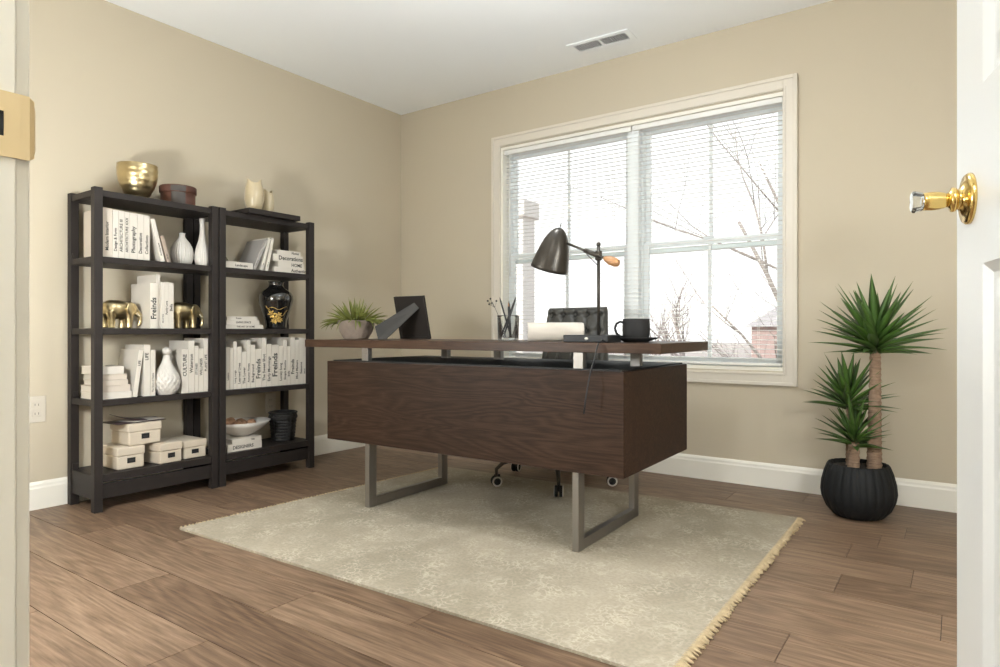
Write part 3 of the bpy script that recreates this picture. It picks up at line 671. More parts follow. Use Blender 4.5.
# glass of pencils
gl = thing('drinking_glass', 'clear tumbler holding black pencils, left of the paper roll', 'glass', (1.775, -1.150, DT+.0005))
MB().lathe([(0, 0), (.043, 0), (.047, .004), (.050, .105), (.0515, .112), (.049, .112), (.0475, .104), (.0445, .012), (0, .010)], 36).build('tumbler', M['clear'], gl)
for k, (a, tilt, L_, side) in enumerate(((180, 16, .188, 1), (5, 17, .190, 1), (350, 21, .180, 1), (200, 3, .165, 1), (110, 8, .158, 1), (250, 9, .150, 1))):
    a = R(a+35); t = R(tilt); d_ = Vector((math.sin(t)*math.cos(a), math.sin(t)*math.sin(a), math.cos(t)))
    q_off = (.014, .022, .034, .012, .025, .025)[k]; w_off = (.012, -.010, .001, .0, .0, .0)[k]; b0 = Vector((-q_off*math.cos(a)-w_off*math.sin(R(40)), -q_off*math.sin(a)+w_off*math.cos(R(40)), .013))
    p = thing('pencil', ['black pencil in the tumbler, leaning furthest left', 'tallest black pencil in the tumbler, leaning right', 'second black pencil leaning right in the tumbler', 'black pencil near the middle of the tumbler', 'short black pencil at the near side of the tumbler', 'black pencil at the right rim of the tumbler, leaning low'][k], 'pencil', (1.775+b0.x, -1.150+b0.y, DT+.0005+b0.z), group='pencils in the tumbler')
    MB().tube([(0, 0, 0), d_*(L_-.018)], .0042, 6, smooth=False).build('barrel', M['pencil'], p)
    MB().tube([d_*(L_-.018), d_*L_], [.0042, .0008], 6).build('tip', M['lightwood'] if k == 4 else M['pencil'], p)
sb = thing('dried_sprig', 'thin dried sprig with tiny buds standing in the tumbler', 'dried sprig', (1.765, -1.152, DT+.013))
pts = [(0, 0, 0), (-.02, -.012, .07), (-.042, -.028, .135), (-.060, -.038, .175)]
MB().tube(pts, [.0014, .0012, .001, .0006], 6).build('stem', M['frame_grey'], sb)
q = MB()
for (px, py, pz) in ((-.060, -.038, .175), (-.050, -.040, .155), (-.064, -.042, .150), (-.040, -.02, .165), (-.068, -.048, .165)): q.ball((px, py, pz), .0045, 8, 6); q.tube([(-.042, -.028, .135), (px, py, pz)], .0007, 4)
q.build('buds', M['frame_grey'], sb)

# picture frame seen from behind
fx = thing('picture_frame', 'dark picture frame seen from behind, propped on its grey strut', 'picture frame', (1.160, -1.100, DT+.001), R(3))
tl = R(14)
fm = Matrix.Rotation(tl, 4, 'X')
q = MB(); W2, Hh = .097, .222
q.box(-W2, W2, 0, .014, 0, .014, mtx=fm); q.box(-W2, W2, 0, .014, Hh-.014, Hh, mtx=fm); q.box(-W2, -W2+.014, 0, .014, .014, Hh-.014, mtx=fm); q.box(W2-.014, W2, 0, .014, .014, Hh-.014, mtx=fm)
q.build('frame', M['frame_dark'], fx)
MB().box(-W2+.014, W2-.014, .002, .006, .014, Hh-.014, mtx=fm).build('back_board', M['frame_dark'], fx)
MB().box(-W2+.014, W2-.014, .008, .010, .014, Hh-.014, mtx=fm).build('picture', M['paper'], fx)
# strut: tapered board with clipped foot
top_ = fm @ Vector((.050, -.003, .176)); foot = Vector((-.052, -.200, .030)); side = Vector((.72, .10, -.68)).normalized()
A = top_-side*.021; B_ = top_+side*.019
C1 = foot-side*.030+Vector((-.012, 0, .012)); C2 = Vector((-.070, -.196, .001)); C3 = Vector((-.026, -.186, .001))
nn = (B_-A).cross(C1-A).normalized()*.0022
vs = [p for p in (A, B_, C3, C2, C1)]+[p+nn*2 for p in (A, B_, C3, C2, C1)]
MB().add(vs, [(4, 3, 2, 1, 0), (5, 6, 7, 8, 9)]+[(k, (k+1) % 5, 5+(k+1) % 5, 5+k) for k in range(5)]).build('strut', M['frame_grey'], fx)

# small planter
pl = thing('potted_succulent', 'spiky green succulent in a rough stone bowl at the desk end', 'potted plant', (.860, -1.225, DT+.0005))
MB().lathe([(0, 0), (.060, 0), (.066, .006), (.084, .038), (.096, .078), (.101, .092), (.099, .097), (.092, .097), (.086, .085), (0, .080)], 40, rfun=lambda t, z: 1+.010*math.sin(9*t)+.008*math.sin(23*t+z*90)).build('pot', M['stone'], pl)
MB().lathe([(0, .089), (.05, .092), (.088, .086)], 24).build('soil', M['soil'], pl)
def strap_leaf(m, base, d_, L_, w, droop, thick=.3, n=7, fold=.25):
    """tapering channelled leaf: base, direction, length, width, droop"""
    p = Vector(base); d_ = Vector(d_).normalized(); vs = []; fs = []
    s_ = d_.cross(Vector((0, 0, 1)))
    if s_.length < 1e-3: s_ = Vector((1, 0, 0))
    s_.normalize()
    for i in range(n+1):
        t = i/n; ww = w*(.55+.45*math.sin(min(1, t*2.2)*PI/2))*(1-t**2.2)+.0004
        up = s_.cross(d_).normalized()
        vs += [p-s_*ww/2+up*ww*fold, p-up*ww*thick*.5, p+s_*ww/2+up*ww*fold, p+up*ww*thick*.35]
        p = p+d_*L_/n; d_ = (d_+Vector((0, 0, -droop/n))).normalized()
    for i in range(n):
        a = 4*i
        for k in range(4): fs.append((a+k, a+(k+1) % 4, a+4+(k+1) % 4, a+4+k))
    fs.append((0, 3, 2, 1)); fs.append(tuple(4*n+k for k in range(4)))
    m.add(vs, fs, True)
r2 = random.Random(12); q = MB()
for k in range(105):
    a = r2.uniform(0, 2*PI); el = r2.uniform(0.0, 1.0); ph = R(78)*(1-el**1.15)+R(8)*r2.uniform(0, 1)
    hor = math.sin(ph); d_ = (math.cos(a)*hor, math.sin(a)*hor, math.cos(ph))
    rr_ = .070*(1-el)*r2.uniform(.6, 1)+.01
    strap_leaf(q, (rr_*math.cos(a), rr_*math.sin(a), .086), d_, r2.uniform(.085, .140)*(1.0 if el > .3 else 1.05), .0150, .9*(1-el)+.1, .9, 6, .15)
for k in range(8):
    a = R(200+k*40+r2.uniform(-15, 15)); strap_leaf(q, (.082*math.cos(a), .082*math.sin(a), .094), (math.cos(a), math.sin(a), .25), .10, .009, 2.4, .9, 8, .15)
q.build('foliage', M['leaf'], pl)

# ------------------------------------------------------------------ tall yucca
yc = thing('potted_yucca', 'tall three-stemmed yucca in a black ribbed pot by the wall', 'potted plant', (3.070, -.325, 0))
def rib(t, z): 
    k = (t*26/(2*PI)) % 1
    return 1-.030*(abs(k-.5)*2)**3
MB().lathe([(0, .002), (.085, .002), (.100, .008), (.128, .040), (.145, .080), (.1495, .110), (.146, .150), (.135, .195), (.124, .224), (.119, .232), (.115, .232), (.111, .228), (.110, .21), (0, .21)], 156, rfun=lambda t, z: rib(t, z)).build('pot', M['planter'], yc)
MB().lathe([(0, .217), (.08, .219), (.1095, .215)], 30).build('soil', M['soil'], yc)
def stem(x, y, h, r0, r1, lx=0, ly=0):
    pts = []; rad = []; n = int(h/.012)
    for i in range(n+1):
        t = i/n; pts.append((x+lx*t, y+ly*t, .20+(h)*t)); rad.append((r0+(r1-r0)*t)*(1+.06*((i % 2)*2-1)))
    MB().tube(pts, rad, 16).build('trunk', M['bark'], yc)
    return (x+lx, y+ly, .20+h)
def lance(m, base, d_, L_, w, droop, n=9):
    p = Vector(base); d_ = Vector(d_).normalized(); vs = []; fs = []
    s_ = d_.cross(Vector((0, 0, 1)))
    if s_.length < .05: s_ = Vector((math.cos(L_*900), math.sin(L_*900), 0))
    s_.normalize()
    for i in range(n+1):
        t = i/n; ww = w*(.42+.58*math.sin(min(1, t/.42)*PI/2))*(1-max(0, (t-.35)/.65)**1.5)+.0003
        up = s_.cross(d_).normalized(); f_ = .30*(1-.6*t)
        vs += [p-s_*ww/2+up*ww*f_, p-up*ww*.06, p+s_*ww/2+up*ww*f_, p+up*ww*.05]
        p = p+d_*L_/n; d_ = (d_+Vector((0, 0, -droop/n))).normalized()
    for i in range(n):
        a = 4*i
        for k in range(4): fs.append((a+k, a+(k+1) % 4, a+4+(k+1) % 4, a+4+k))
    fs.append((0, 3, 2, 1)); fs.append(tuple(4*n+k for k in range(4)))
    m.add(vs, fs, True)
def crown(c, L_, n, w, seed_, low=-.35, squash=1.0):
    r_ = random.Random(seed_); m = MB()
    for k in range(n):
        f = (k+.5)/n; a = k*2.39996+r_.uniform(-.35, .35); ce = low+(.97-low)*f**.75
        ce = max(-.4, min(.985, ce+r_.uniform(-.07, .07))); se = math.sqrt(1-ce*ce)
        d_ = (se*math.cos(a), se*math.sin(a), ce)
        LL = L_*r_.uniform(.78, 1.08)*(.82 if ce < .15 else 1)
        wy = yc.location.y+c[1]+d_[1]*LL
        if wy > -.02: LL *= max(.25, (-.02-yc.location.y-c[1])/(d_[1]*LL))
        lance(m, (c[0]+d_[0]*.012, c[1]+d_[1]*.012, c[2]-.03+f*.06), d_, LL, w*r_.uniform(.85, 1.1), (.10+.22*se)*(1 if ce < .6 else .3))
    return m.build('foliage', M['yucca'], yc)
t1 = stem(.062, -.010, .520, .030, .021, .004, 0)
crown((t1[0], t1[1], t1[2]+.03), .275, 62, .042, 3, .10)
sk = MB(); r_ = random.Random(9)
for k in range(9):
    a = R(k*40+r_.uniform(-12, 12)); lance(sk, (t1[0]+.015*math.cos(a), t1[1]+.015*math.sin(a), t1[2]-.005), (math.cos(a), math.sin(a), .12), .15 if -.2 > math.sin(a)*-1 else .19, .026, .25)
sk.build('foliage', M['yucca'], yc)
t2 = stem(-.030, .015, .270, .021, .018, .0, .0)
crown((t2[0]-.012, t2[1], t2[2]+.02), .215, 42, .034, 5, .08)
t3 = stem(-.012, -.062, .130, .026, .020, .004, 0)
crown((t3[0], t3[1], t3[2]+.01), .170, 42, .028, 8, .08)

# ------------------------------------------------------------------ bookcases
ZS = [1.445, 1.147, .824, .500, .165]           # top surfaces
def bookcase(y0_, y1_, label):
    t = thing('bookcase', label, 'bookcase', (0, y0_, 0), 0, 'black open bookcases')
    w = y1_-y0_; xb, xf = .020, .300; pw, pd = .036, .036
    for X in (xb, xf-pd):
        for Y in (0, w-pw):
            MB().box(X, X+pd, Y, Y+pw, 0, 1.456).build('post', M['shelf'], t, bevel=.002)
    for i, z in enumerate(ZS):
        th = .028 if i < 4 else .034
        q = MB(); q.box(xb+.004, xf-.006, pw+.0005, w-pw-.0005, z-th, z); q.box(xb+pd+.0005, xf-pd-.0005, .004, pw+.0005, z-th, z); q.box(xb+pd+.0005, xf-pd-.0005, w-pw-.0005, w-.004, z-th, z)
        q.build('shelf', M['shelf'], t, bevel=.0015)
        if i not in (0, ):
            s_ = MB(); s_.box(xb+pd, xb+pd+.010, .006, pw-.006, z, z+.028); s_.box(xb+pd, xb+pd+.010, w-pw+.006, w-.006, z, z+.028); s_.build('shelf_bracket', M['shelf'], t)
    q = MB(); q.box(xf-.030, xf-.014, pw, w-pw, .055, .122); q.build('plinth', M['shelf'], t, bevel=.0015)
    for ya_ in (.006, w-.022): MB().box(xb+pd, xf-pd, ya_, ya_+.016, .055, .131).build('side_plinth', M['shelf'], t, bevel=.0015)
    return t
bookcase(-2.247, -1.656, 'charcoal open bookcase on the left, the nearer of the two')
bookcase(-1.650, -1.045, 'charcoal open bookcase on the right, nearest the room corner')

def book(label, group, y, z, th, h, depth=.19, title=None, tsize=.6, weight=.0, x=.268, lean=0, lying=False, cover='book', tpos=.12, rz=0, sub=None):
    """upright: spine at x facing the room, y = left edge of the spine; lying: y = left end, th = height, h = length along the shelf"""
    t = thing('book', label, 'book', (x, y, z+.0005), 0, group)
    if lying: t.rotation_euler = (-PI/2, 0, rz)
    elif lean:
        t.rotation_euler = (R(lean), 0, 0)
        if lean < 0: t.location.z += th*math.sin(R(-lean))
    # local: spine along z, thickness along +y (upright) ; when lying the spine is turned so that local -y is up
    ya, yb = (0, th) if not lying else (-th, 0)
    q = MB(); c = .0025; hc = c
    q.box(-depth, 0, ya, ya+c, 0, h); q.box(-depth, 0, yb-c, yb, 0, h); q.box(-c, 0, ya+c, yb-c, 0, h)
    q.build('cover', M[cover], t)
    MB().box(-depth+.003, -c, ya+c, yb-c, .003, h-.003).build('pages', M['paper'], t)
    if title:
        me, w0 = text_mesh(title, 1.0)
        size = th*tsize; wmax = h*.80
        if w0*size > wmax: size = wmax/w0
        me.transform(Matrix.Scale(size, 4)); me.materials.clear(); me.materials.append(M['ink'])
        # text x -> local z, text y (up) -> local -y, normal -> +x
        if weight: pass
        mt = Matrix(((0, 0, 1, .0004), (0, -1, 0, (ya+yb)/2), (1, 0, 0, h*tpos), (0, 0, 0, 1)))
        me.transform(mt)
        o = bpy.data.objects.new('title', me); COL.objects.link(o); o.parent = t
    return t

# -- left bookcase, second shelf
z2, z3, z4, z5 = ZS[1], ZS[2], ZS[3], ZS[4]
G = 'white books upright on the upper shelf of the left bookcase'
bd = [-2.203, -2.157, -2.132, -2.106, -2.082, -2.048, -2.018, -1.990]
ti = ['Modern Interior', 'Design & Form', 'ARCHITECTURE III', 'ARCHITECTURE XXX', 'Photography', 'Decoration', 'Collections']
lb = ['ivory thick book at the left end of the upper shelf, against the post', 'second white book from the left on the upper shelf', 'third white book from the left on the upper shelf', 'fourth white book from the left on the upper shelf', 'middle white book with slim black spine lettering, fifth on the upper shelf', 'white book, second from the right of the upright upper row', 'last upright white book of the upper row, with the slanted book resting on it']
for k in range(7):
    book(lb[k], G, bd[k]+.0008, z2, bd[k+1]-bd[k]-.0016, .222-.001*k, .185, ti[k], .45 if k == 0 else .75, x=.268, cover='book2' if k == 0 else 'book', tpos=.14)
book('slanted white book leaning left against the upright row on the upper shelf', None, -1.937, z2+.000, .020, .208, .18, 'Architecture', .6, lean=14.0, tpos=.14)
book('short brown-sided book leaning beside the slanted white one on the upper shelf', None, -1.906, z2+.000, .017, .130, .16, 'Studio', .6, lean=15.5, cover='book4')
# -- left bookcase, third shelf
G = 'books between the gold elephants'
book('thick ivory book with large Freinds lettering between the gold elephants', G, -1.988, z3, .034, .218, .19, 'Freinds', 1.05, tpos=.20, cover='book')
book('tallest pale book behind the Freinds book between the gold elephants', G, -1.953, z3, .017, .262, .19, None, x=.255)
book('thin white book right of the tallest one between the gold elephants', G, -1.935, z3, .015, .226, .185, 'About Style', .6)
book('white book titled Family Love between the gold elephants', G, -1.919, z3, .020, .226, .185, 'Family Love', .7, tpos=.3)
book('white book titled Bella beside the right gold elephant', G, -1.898, z3, .023, .224, .185, 'Bella', .8, tpos=.38)
# -- left bookcase, fourth shelf
G = 'pale books stacked at the left of the fourth shelf'
st = [(-2.225, .030, .154, .10, 'ivory book at the very bottom of the stack on the fourth shelf'), (-2.223, .030, .150, .06, 'ivory book second from the bottom of the stack on the fourth shelf'), (-2.212, .024, .125, 0, 'middle pale book of the stack on the fourth shelf'), (-2.210, .026, .120, .0, 'pale book just under the top one of the stack on the fourth shelf'), (-2.222, .036, .117, 0, 'thick white book topping the stack on the fourth shelf')]
zz = z4
for k, (y, th, ln, rz_, l_) in enumerate(st):
    book(l_, G, y, zz, th, ln, .16, None, lying=True, x=.262-.006*(k % 2), rz=R(0), cover='book' if k in (4, 0) else 'book2'); zz += th+.0008
book('white LIFE book leaning right on the fourth shelf beside the book stack', None, -2.0685, z4, .020, .222, .185, 'LIFE', .75, lean=-7.5, tpos=.66, cover='book')
book('tall upright white book lettered LIFE on the fourth shelf', None, -2.018, z4, .029, .245, .19, 'LIFE', .72, tpos=.70)
book('white book with fine grey lettering touching the diamond vase', None, -1.987, z4, .023, .220, .18, 'The Story of Home', .5, tpos=.08)
G = 'white books at the right end of the fourth shelf'
for y, w, h, ti_, l_ in ((-1.834, .034, .220, 'CULTURE', 'white book titled CULTURE right of the diamond vase'), (-1.799, .031, .262, 'Waterson', 'tall white book right of the CULTURE book'), (-1.767, .021, .235, 'STORIES', 'narrow white book titled STORIES on the fourth shelf'), (-1.745, .026, .222, 'WILLNESS', 'white book with bold WILLNESS lettering on the fourth shelf'), (-1.718, .023, .274, 'PLANT LIFE', 'tallest white book beside the right post of the left bookcase')):
    book(l_, G, y, z4, w-.001, h, .19, ti_, .78, tpos=.38)
# -- right bookcase, second shelf
book('white book lying flat at the left of the upper shelf, right bookcase', None, -1.600, z2, .036, .165, .17, 'Landscape', .5, lying=True, tpos=.35)
G = 'books leaning left on the upper shelf of the right bookcase'
book('grey-sided white book leaning most, right bookcase upper shelf', G, -1.434, z2, .017, .186, .17, 'a a b c d e', .5, lean=-24, cover='book3')
book('white book leaning second, right bookcase upper shelf', G, -1.387, z2, .016, .190, .17, 'Living', .5, lean=-15, cover='book')
book('white book leaning least, next to the Decorations stack', G, -1.357, z2, .018, .192, .17, 'Natural', .5, lean=-12)
G = 'white books stacked beside the leaning ones'
zz = z2
for y, th, ln, ti_, l_, tp_ in ((-1.298, .030, .205, 'Authentic', 'bottom white book of the Decorations stack'), (-1.272, .033, .175, 'HOME', 'white book second from the bottom of the Decorations stack'), (-1.308, .036, .205, 'Decorations', 'wide white book with large Decorations lettering'), (-1.278, .026, .158, 'Notes', 'top white book above the Decorations one')) if False else ((-1.298, .030, .205, 'Authentic', 'bottom white book of the Decorations stack', .55), (-1.272, .031, .175, 'HOME', 'white book second from the bottom of the Decorations stack', .5), (-1.308, .040, .205, 'Decorations', 'wide white book with large Decorations lettering', .18), (-1.278, .024, .158, 'Notes', 'top white book above the Decorations one', .6)):
    book(l_, G, y, zz, th, ln, .17, ti_, .85, lying=True, tpos=tp_); zz += th+.0008
# -- right bookcase, third shelf
G = 'white books stacked left of the black urn'; zz = z3
for y, th, ln, ti_, l_ in ((-1.596, .021, .225, 'THE ART OF HOME', 'bottom white book of the stack left of the black urn'), (-1.592, .024, .196, 'LIVING SPACE', 'middle white book of the stack left of the black urn'), (-1.588, .019, .180, 'Rooms', 'top white book of the stack left of the black urn')):
    book(l_, G, y, zz, th, ln, .17, ti_, .6, lying=True, tpos=.28); zz += th+.0008
# -- right bookcase, fourth shelf
G = 'white books filling the fourth shelf of the right bookcase'
row_ = [(-1.610, .018, .222, 'Life & Loves'), (-1.592, .019, .226, 'Letters'), (-1.572, .019, .222, ''), (-1.552, .021, .254, 'Long songs'), (-1.530, .027, .226, 'Learned Lives'), (-1.502, .029, .199, 'The Lover'), (-1.472, .023, .262, 'Autumn Notes'), (-1.448, .028, .236, 'Background'), (-1.419, .038, .212, 'Freinds'), (-1.380, .031, .272, 'The Sweet Shot'), (-1.348, .031, .238, 'Early Mornings'), (-1.316, .046, .233, 'Freinds'), (-1.269, .028, .224, 'Lovely Song'), (-1.240, .026, .260, 'Simple Rooms'), (-1.213, .023, .222, 'Bella'), (-1.189, .030, .274, 'Freinds'), (-1.158, .027, .260, 'Mind Matters'), (-1.130, .029, .272, 'Seasons'), (-1.100, .018, .268, 'Island')]
sizes = {'Freinds': 1.02}
for k, (y, w, h, ti_) in enumerate(row_):
    nth = ['first', 'second', 'third', 'fourth', 'fifth', 'sixth', 'seventh', 'eighth', 'ninth', 'tenth', 'eleventh', 'twelfth', 'thirteenth', 'fourteenth', 'fifteenth', 'sixteenth', 'seventeenth', 'eighteenth', 'last'][k]
    if ti_ in ('The Lover', 'Bella', 'The Sweet Shot', 'Mind Matters'): l_ = f'white book titled {ti_} in the full row of the right bookcase'
    elif ti_ == 'Freinds': l_ = {8: 'short book with large Freinds lettering, leftmost of three in the full row', 11: 'widest white book, large Freinds lettering in the middle of the full row', 15: 'tall narrow book lettered Freinds at the right of the full row'}[k]
    else: l_ = f'white book, {nth} from the left in the full row of the right bookcase'
    book(l_, G, y, z4, w-.0012, h, .18, ti_ or None, sizes.get(ti_, .78), tpos=.22 if len(ti_) < 9 else .12)
# -- right bookcase, bottom shelf
G = 'white books under the bowl'
book('lower white book with bold lettering under the bowl', G, -1.585, z5, .040, .205, .20, 'DESIGNERS', .62, lying=True, tpos=.14)
book('upper narrower white book directly under the bowl', G, -1.558, z5+.0408, .024, .176, .19, 'TIME', .5, lying=True, tpos=.62)

# ------------------------------------------------------------------ decor on the bookcases
def gb(t, z): return 1
bw_ = thing('gold_bowl', 'large hammered gold bowl on top of the left bookcase', 'bowl', (.165, -1.998, ZS[0]+.0005))
def gbr(z_):
    ks = [(0, .040), (.02, .049), (.045, .064), (.075, .078), (.105, .0865), (.14, .0895), (.172, .0890)]
    for (a0, r0), (a1, r1) in zip(ks, ks[1:]):
        if a0 <= z_ <= a1: return r0+(r1-r0)*(z_-a0)/(a1-a0)
    return .089
MB().lathe([(0, 0)]+[(gbr(.172*i/48)*(1+.009*math.sin(i*PI/4)), .172*i/48) for i in range(49)]+[(.0865, .172), (.086, .13), (.072, .07), (.038, .012), (0, .010)], 48, rfun=lambda t, z: 1+.006*math.sin(t*26+z*60)).build('bowl', M['gold'], bw_)
hb_ = thing('round_box', 'round brown lidded box with dark front on top of the left bookcase', 'box', (.160, -1.795, ZS[0]+.0005))
MB().lathe([(0, 0), (.080, 0), (.081, .003), (.081, .082), (0, .082)], 48).build('box_body', M['rustic'], hb_)
MB().lathe([(.0815, .068), (.087, .070), (.087, .100), (.084, .104), (0, .104)], 48).build('lid', M['rustic'], hb_)
q = MB()
for (r0, za, zb) in ((.0822, .002, .0675), (.0878, .071, .099)):
    vs = []; fs = []
    for i in range(13):
        a = R(-50+46*i/12)
        for z in (za, zb):
            for rr_ in (r0-.003, r0): vs.append((rr_*math.cos(a), rr_*math.sin(a), z))
    for i in range(12):
        o = 4*i; fs += [(o+1, o+5, o+7, o+3), (o, o+2, o+6, o+4), (o, o+4, o+5, o+1), (o+2, o+3, o+7, o+6)]
    fs += [(0, 1, 3, 2), (48, 50, 51, 49)]
    q.add(vs, fs)
q.build('front_panel', M['rustic_dark'], hb_)

tag(MB().box(0, .215, -.165, .165, 0, .028).build('display_board', M['shelf'], bevel=.002, loc=(.118, -1.335, ZS[0]+.001)), 'flat charcoal display board lying on top of the right bookcase', 'board')
def notched_vase(x, y, r_, h, label, rz):
    t = thing('notched_vase', label, 'vase', (x, y, ZS[0]+.0295), rz, 'ivory notched vases')
    prof = [(.55, 0), (.62, .01), (.85, .18), (.98, .38), (1.0, .50), (.93, .68), (.80, .84), (.72, .93), (.70, .97)]
    m = MB(); n = 48; vs = []; fs = []
    def P(i, k, off):
        rr, zz_ = prof[i]; a = 2*PI*k/n; hh = h*(1+ (.0 if i < 5 else .09*((i-4)/4)*math.cos(2*a)**1 ))
        q_ = r_*rr-off; return (q_*math.cos(a)*.86, q_*math.sin(a), zz_*hh)
    for i in range(len(prof)):
        for k in range(n): vs.append(P(i, k, 0))
    for i in reversed(range(1, len(prof))):
        for k in range(n): vs.append(P(i, k, .003))
    rings_ = 2*len(prof)-1
    for i in range(rings_-1):
        for k in range(n): fs.append((i*n+k, i*n+(k+1) % n, (i+1)*n+(k+1) % n, (i+1)*n+k))
    fs.append(tuple(reversed(range(n)))); fs.append(tuple((rings_-1)*n+k for k in range(n)))
    m.add(vs, fs, True); m.build('vase_body', M['ivory'], t)
notched_vase(.225, -1.398, .062, .178, 'taller ivory vase with a notched rim on the display board', R(60))
notched_vase(.205, -1.296, .040, .138, 'smaller ivory vase with a notched rim on the display board', R(90))

def ribbed(n, amp): return lambda t, z: 1+amp*math.cos(n*t)
t = thing('ribbed_vase', 'round white ribbed vase with short neck on the upper shelf', 'vase', (.165, -1.776, z2+.0005))
MB().lathe([(0, 0), (.030, 0), (.040, .006), (.051, .035), (.054, .060), (.049, .090), (.036, .118), (.020, .138), (.0135, .150), (.0135, .162), (.0155, .168), (.012, .168), (.010, .15), (0, .14)], 120, rfun=ribbed(26, .035)).build('vase_body', M['ceramic'], t)
t = thing('bottle_vase', 'slender white ribbed bottle vase next to the round ribbed one', 'vase', (.212, -1.695, z2+.0005))
MB().lathe([(0, 0), (.028, 0), (.031, .006), (.036, .035), (.036, .060), (.030, .095), (.020, .130), (.013, .170), (.0115, .215), (.0150, .250), (.013, .250), (.010, .215), (0, .2)], 96, rfun=lambda t, z: 1+.030*math.cos(22*t) if z < .13 else 1).build('vase_body', M['ceramic'], t)

# gold elephants
def elephant(x, y, z, label, flip):
    t = thing('gold_elephant', label, 'elephant figurine', (x, y, z+.0005), R(90) if not flip else R(90), 'gold elephants')
    m = MB()
    m.ball((-.008, 0, .088), (.070, .043, .046), 24, 16); m.ball((-.030, 0, .090), (.050, .042, .044), 20, 14)
    m.ball((.050, 0, .090), (.036, .030, .037), 20, 14)
    m.tube([(.072, 0, .088), (.090, 0, .070), (.098, 0, .045), (.096, 0, .022), (.086, 0, .012)], [.018, .013, .010, .008, .006], 12)
    for X in (-.048, .030):
        for Y in (-.022, .022):
            off = .006 if Y < 0 else -.006
            m.tube([(X+off*.3, Y*.9, .080), (X+off, Y, .045), (X+off, Y, .018), (X+off, Y, .001)], [.024, .0165, .0135, .0160], 14)
    b_ = m.build('elephant_body', M['gold'], t)
    rm = b_.modifiers.new('remesh', 'REMESH'); rm.mode = 'VOXEL'; rm.voxel_size = .0036; rm.use_smooth_shade = True
    sm_ = b_.modifiers.new('smooth', 'SMOOTH'); sm_.iterations = 5
    for sy in (-1, 1):
        MB().ball((0, 0, 0), (.024, .005, .030), 16, 10, mtx=Matrix.Translation((.038, sy*.036, .092)) @ Matrix.Rotation(sy*R(-22), 4, 'Z')).build('ear', M['gold'], t)
        MB().tube([(.074, sy*.013, .074), (.088, sy*.016, .060), (.100, sy*.017, .058)], [.0045, .0035, .001], 8).build('tusk', M['ivory'], t)
    MB().tube([(-.076, 0, .098), (-.084, 0, .075), (-.082, 0, .050)], [.004, .003, .004], 8).build('tail', M['gold'], t)
    return t
elephant(.190, -2.096, z3, 'left gold elephant figurine facing the books on the middle shelf', False)
elephant(.190, -1.780, z3, 'right gold elephant figurine behind the Bella book', False)

# diamond vase (knobbed decanter shape)
t = thing('diamond_vase', 'white diamond-textured bottle vase with a ball stopper', 'vase', (.245, -1.898, z4+.0005))
def dia(t_, z):
    if z < .012 or z > .135: return 1
    return 1+.075*(abs(math.sin(8*t_+z*95))*abs(math.sin(8*t_-z*95)))**.7*(1 if z < .11 else .4)
pf = [(0, 0), (.036, 0), (.040, .004)]+[(.040+.024*math.sin(PI*min(1, (z_-.004)/.085)/1.0*.5) if z_ < .075 else .064*math.cos((z_-.075)/.112*PI/2)**.75*.86+.009, z_) for z_ in [.012+.004*i for i in range(42)]]
pf = [p for p in pf if p[1] <= .178]
def vr(z_):
    ks = [(0, .038), (.03, .053), (.062, .0595), (.09, .055), (.12, .042), (.15, .026), (.178, .0165), (.195, .0135)]
    for (a0, r0), (a1, r1) in zip(ks, ks[1:]):
        if a0 <= z_ <= a1:
            s_ = (z_-a0)/(a1-a0); return r0+(r1-r0)*s_
    return .0135
pf = [(0, 0)]+[(vr(.0035*i), .0035*i) for i in range(56)]
MB().lathe(pf, 192, rfun=dia).build('vase_body', M['ceramic'], t)
MB().ball((0, 0, .212), .0195, 20, 12).build('stopper', M['ceramic'], t)

# cream storage boxes
def storage(x, y, z, w, dpt, h, rz, label):
    """front left bottom corner at (x, y); front faces +x"""
    t = thing('storage_box', label, 'storage box', (x, y, z+.0005), R(rz), 'cream lidded storage boxes')
    MB().box(-dpt+.003, -.003, .003, w-.003, 0, h*.62).build('box_body', M['linen'], t, bevel=.008, seg=3)
    MB().box(-dpt, 0, 0, w, h*.60, h).build('lid', M['linen'], t, bevel=.007, seg=3)
    q = MB(); q.box(-.0035, -.0005, w*.5-.018, w*.5+.018, h*.27, h*.50); lbh = q.build('label_holder', M['ink'], t)
    MB().box(-.001, .0000, w*.5-.012, w*.5+.012, h*.34, h*.40).build('label_card', M['dark'], lbh)
    return t
storage(.262, -2.135, z5, .128, .205, .104, 0, 'cream storage box at bottom left, carrying the stacked one')
storage(.290, -1.952, z5, .120, .200, .100, 6, 'cream storage box in the middle of the bottom shelf')
storage(.262, -1.822, z5, .128, .205, .092, 2, 'cream storage box at the right end of the bottom shelf')
storage(.258, -2.083, z5+.1048, .160, .175, .104, 2, 'cream storage box stacked on top with magazines on its lid')
mgz = z5+.1048+.1048
def magazine(x, y, z, w, l, rz, label, curl):
    t = thing('magazine', label, 'magazine', (x, y, z), R(rz), 'magazines on the stacked storage box')
    vs = []; fs = []; n = 10
    for i in range(n+1):
        s_ = i/n; zz_ = curl*(1-s_)**3
        for X in (-w/2, w/2): vs.append((X, (s_-.5)*l, zz_)); 
        for X in (w/2, -w/2): vs.append((X, (s_-.5)*l, zz_+.0025))
    for i in range(n):
        a = 4*i
        for k in range(4): fs.append((a+k, a+(k+1) % 4, a+4+(k+1) % 4, a+4+k))
    fs.append((0, 3, 2, 1)); fs.append((4*n, 4*n+1, 4*n+2, 4*n+3))
    MB().add(vs, fs, True).build('cover', M['magazine'], t)
    for v_ in range(len(vs)): vs[v_] = (vs[v_][0]*.97, vs[v_][1]*.97, vs[v_][2]-.0027)
magazine(.165, -2.015, mgz+.0005, .150, .235, 4, 'lower dark magazine lying flat on the stacked storage box', 0)
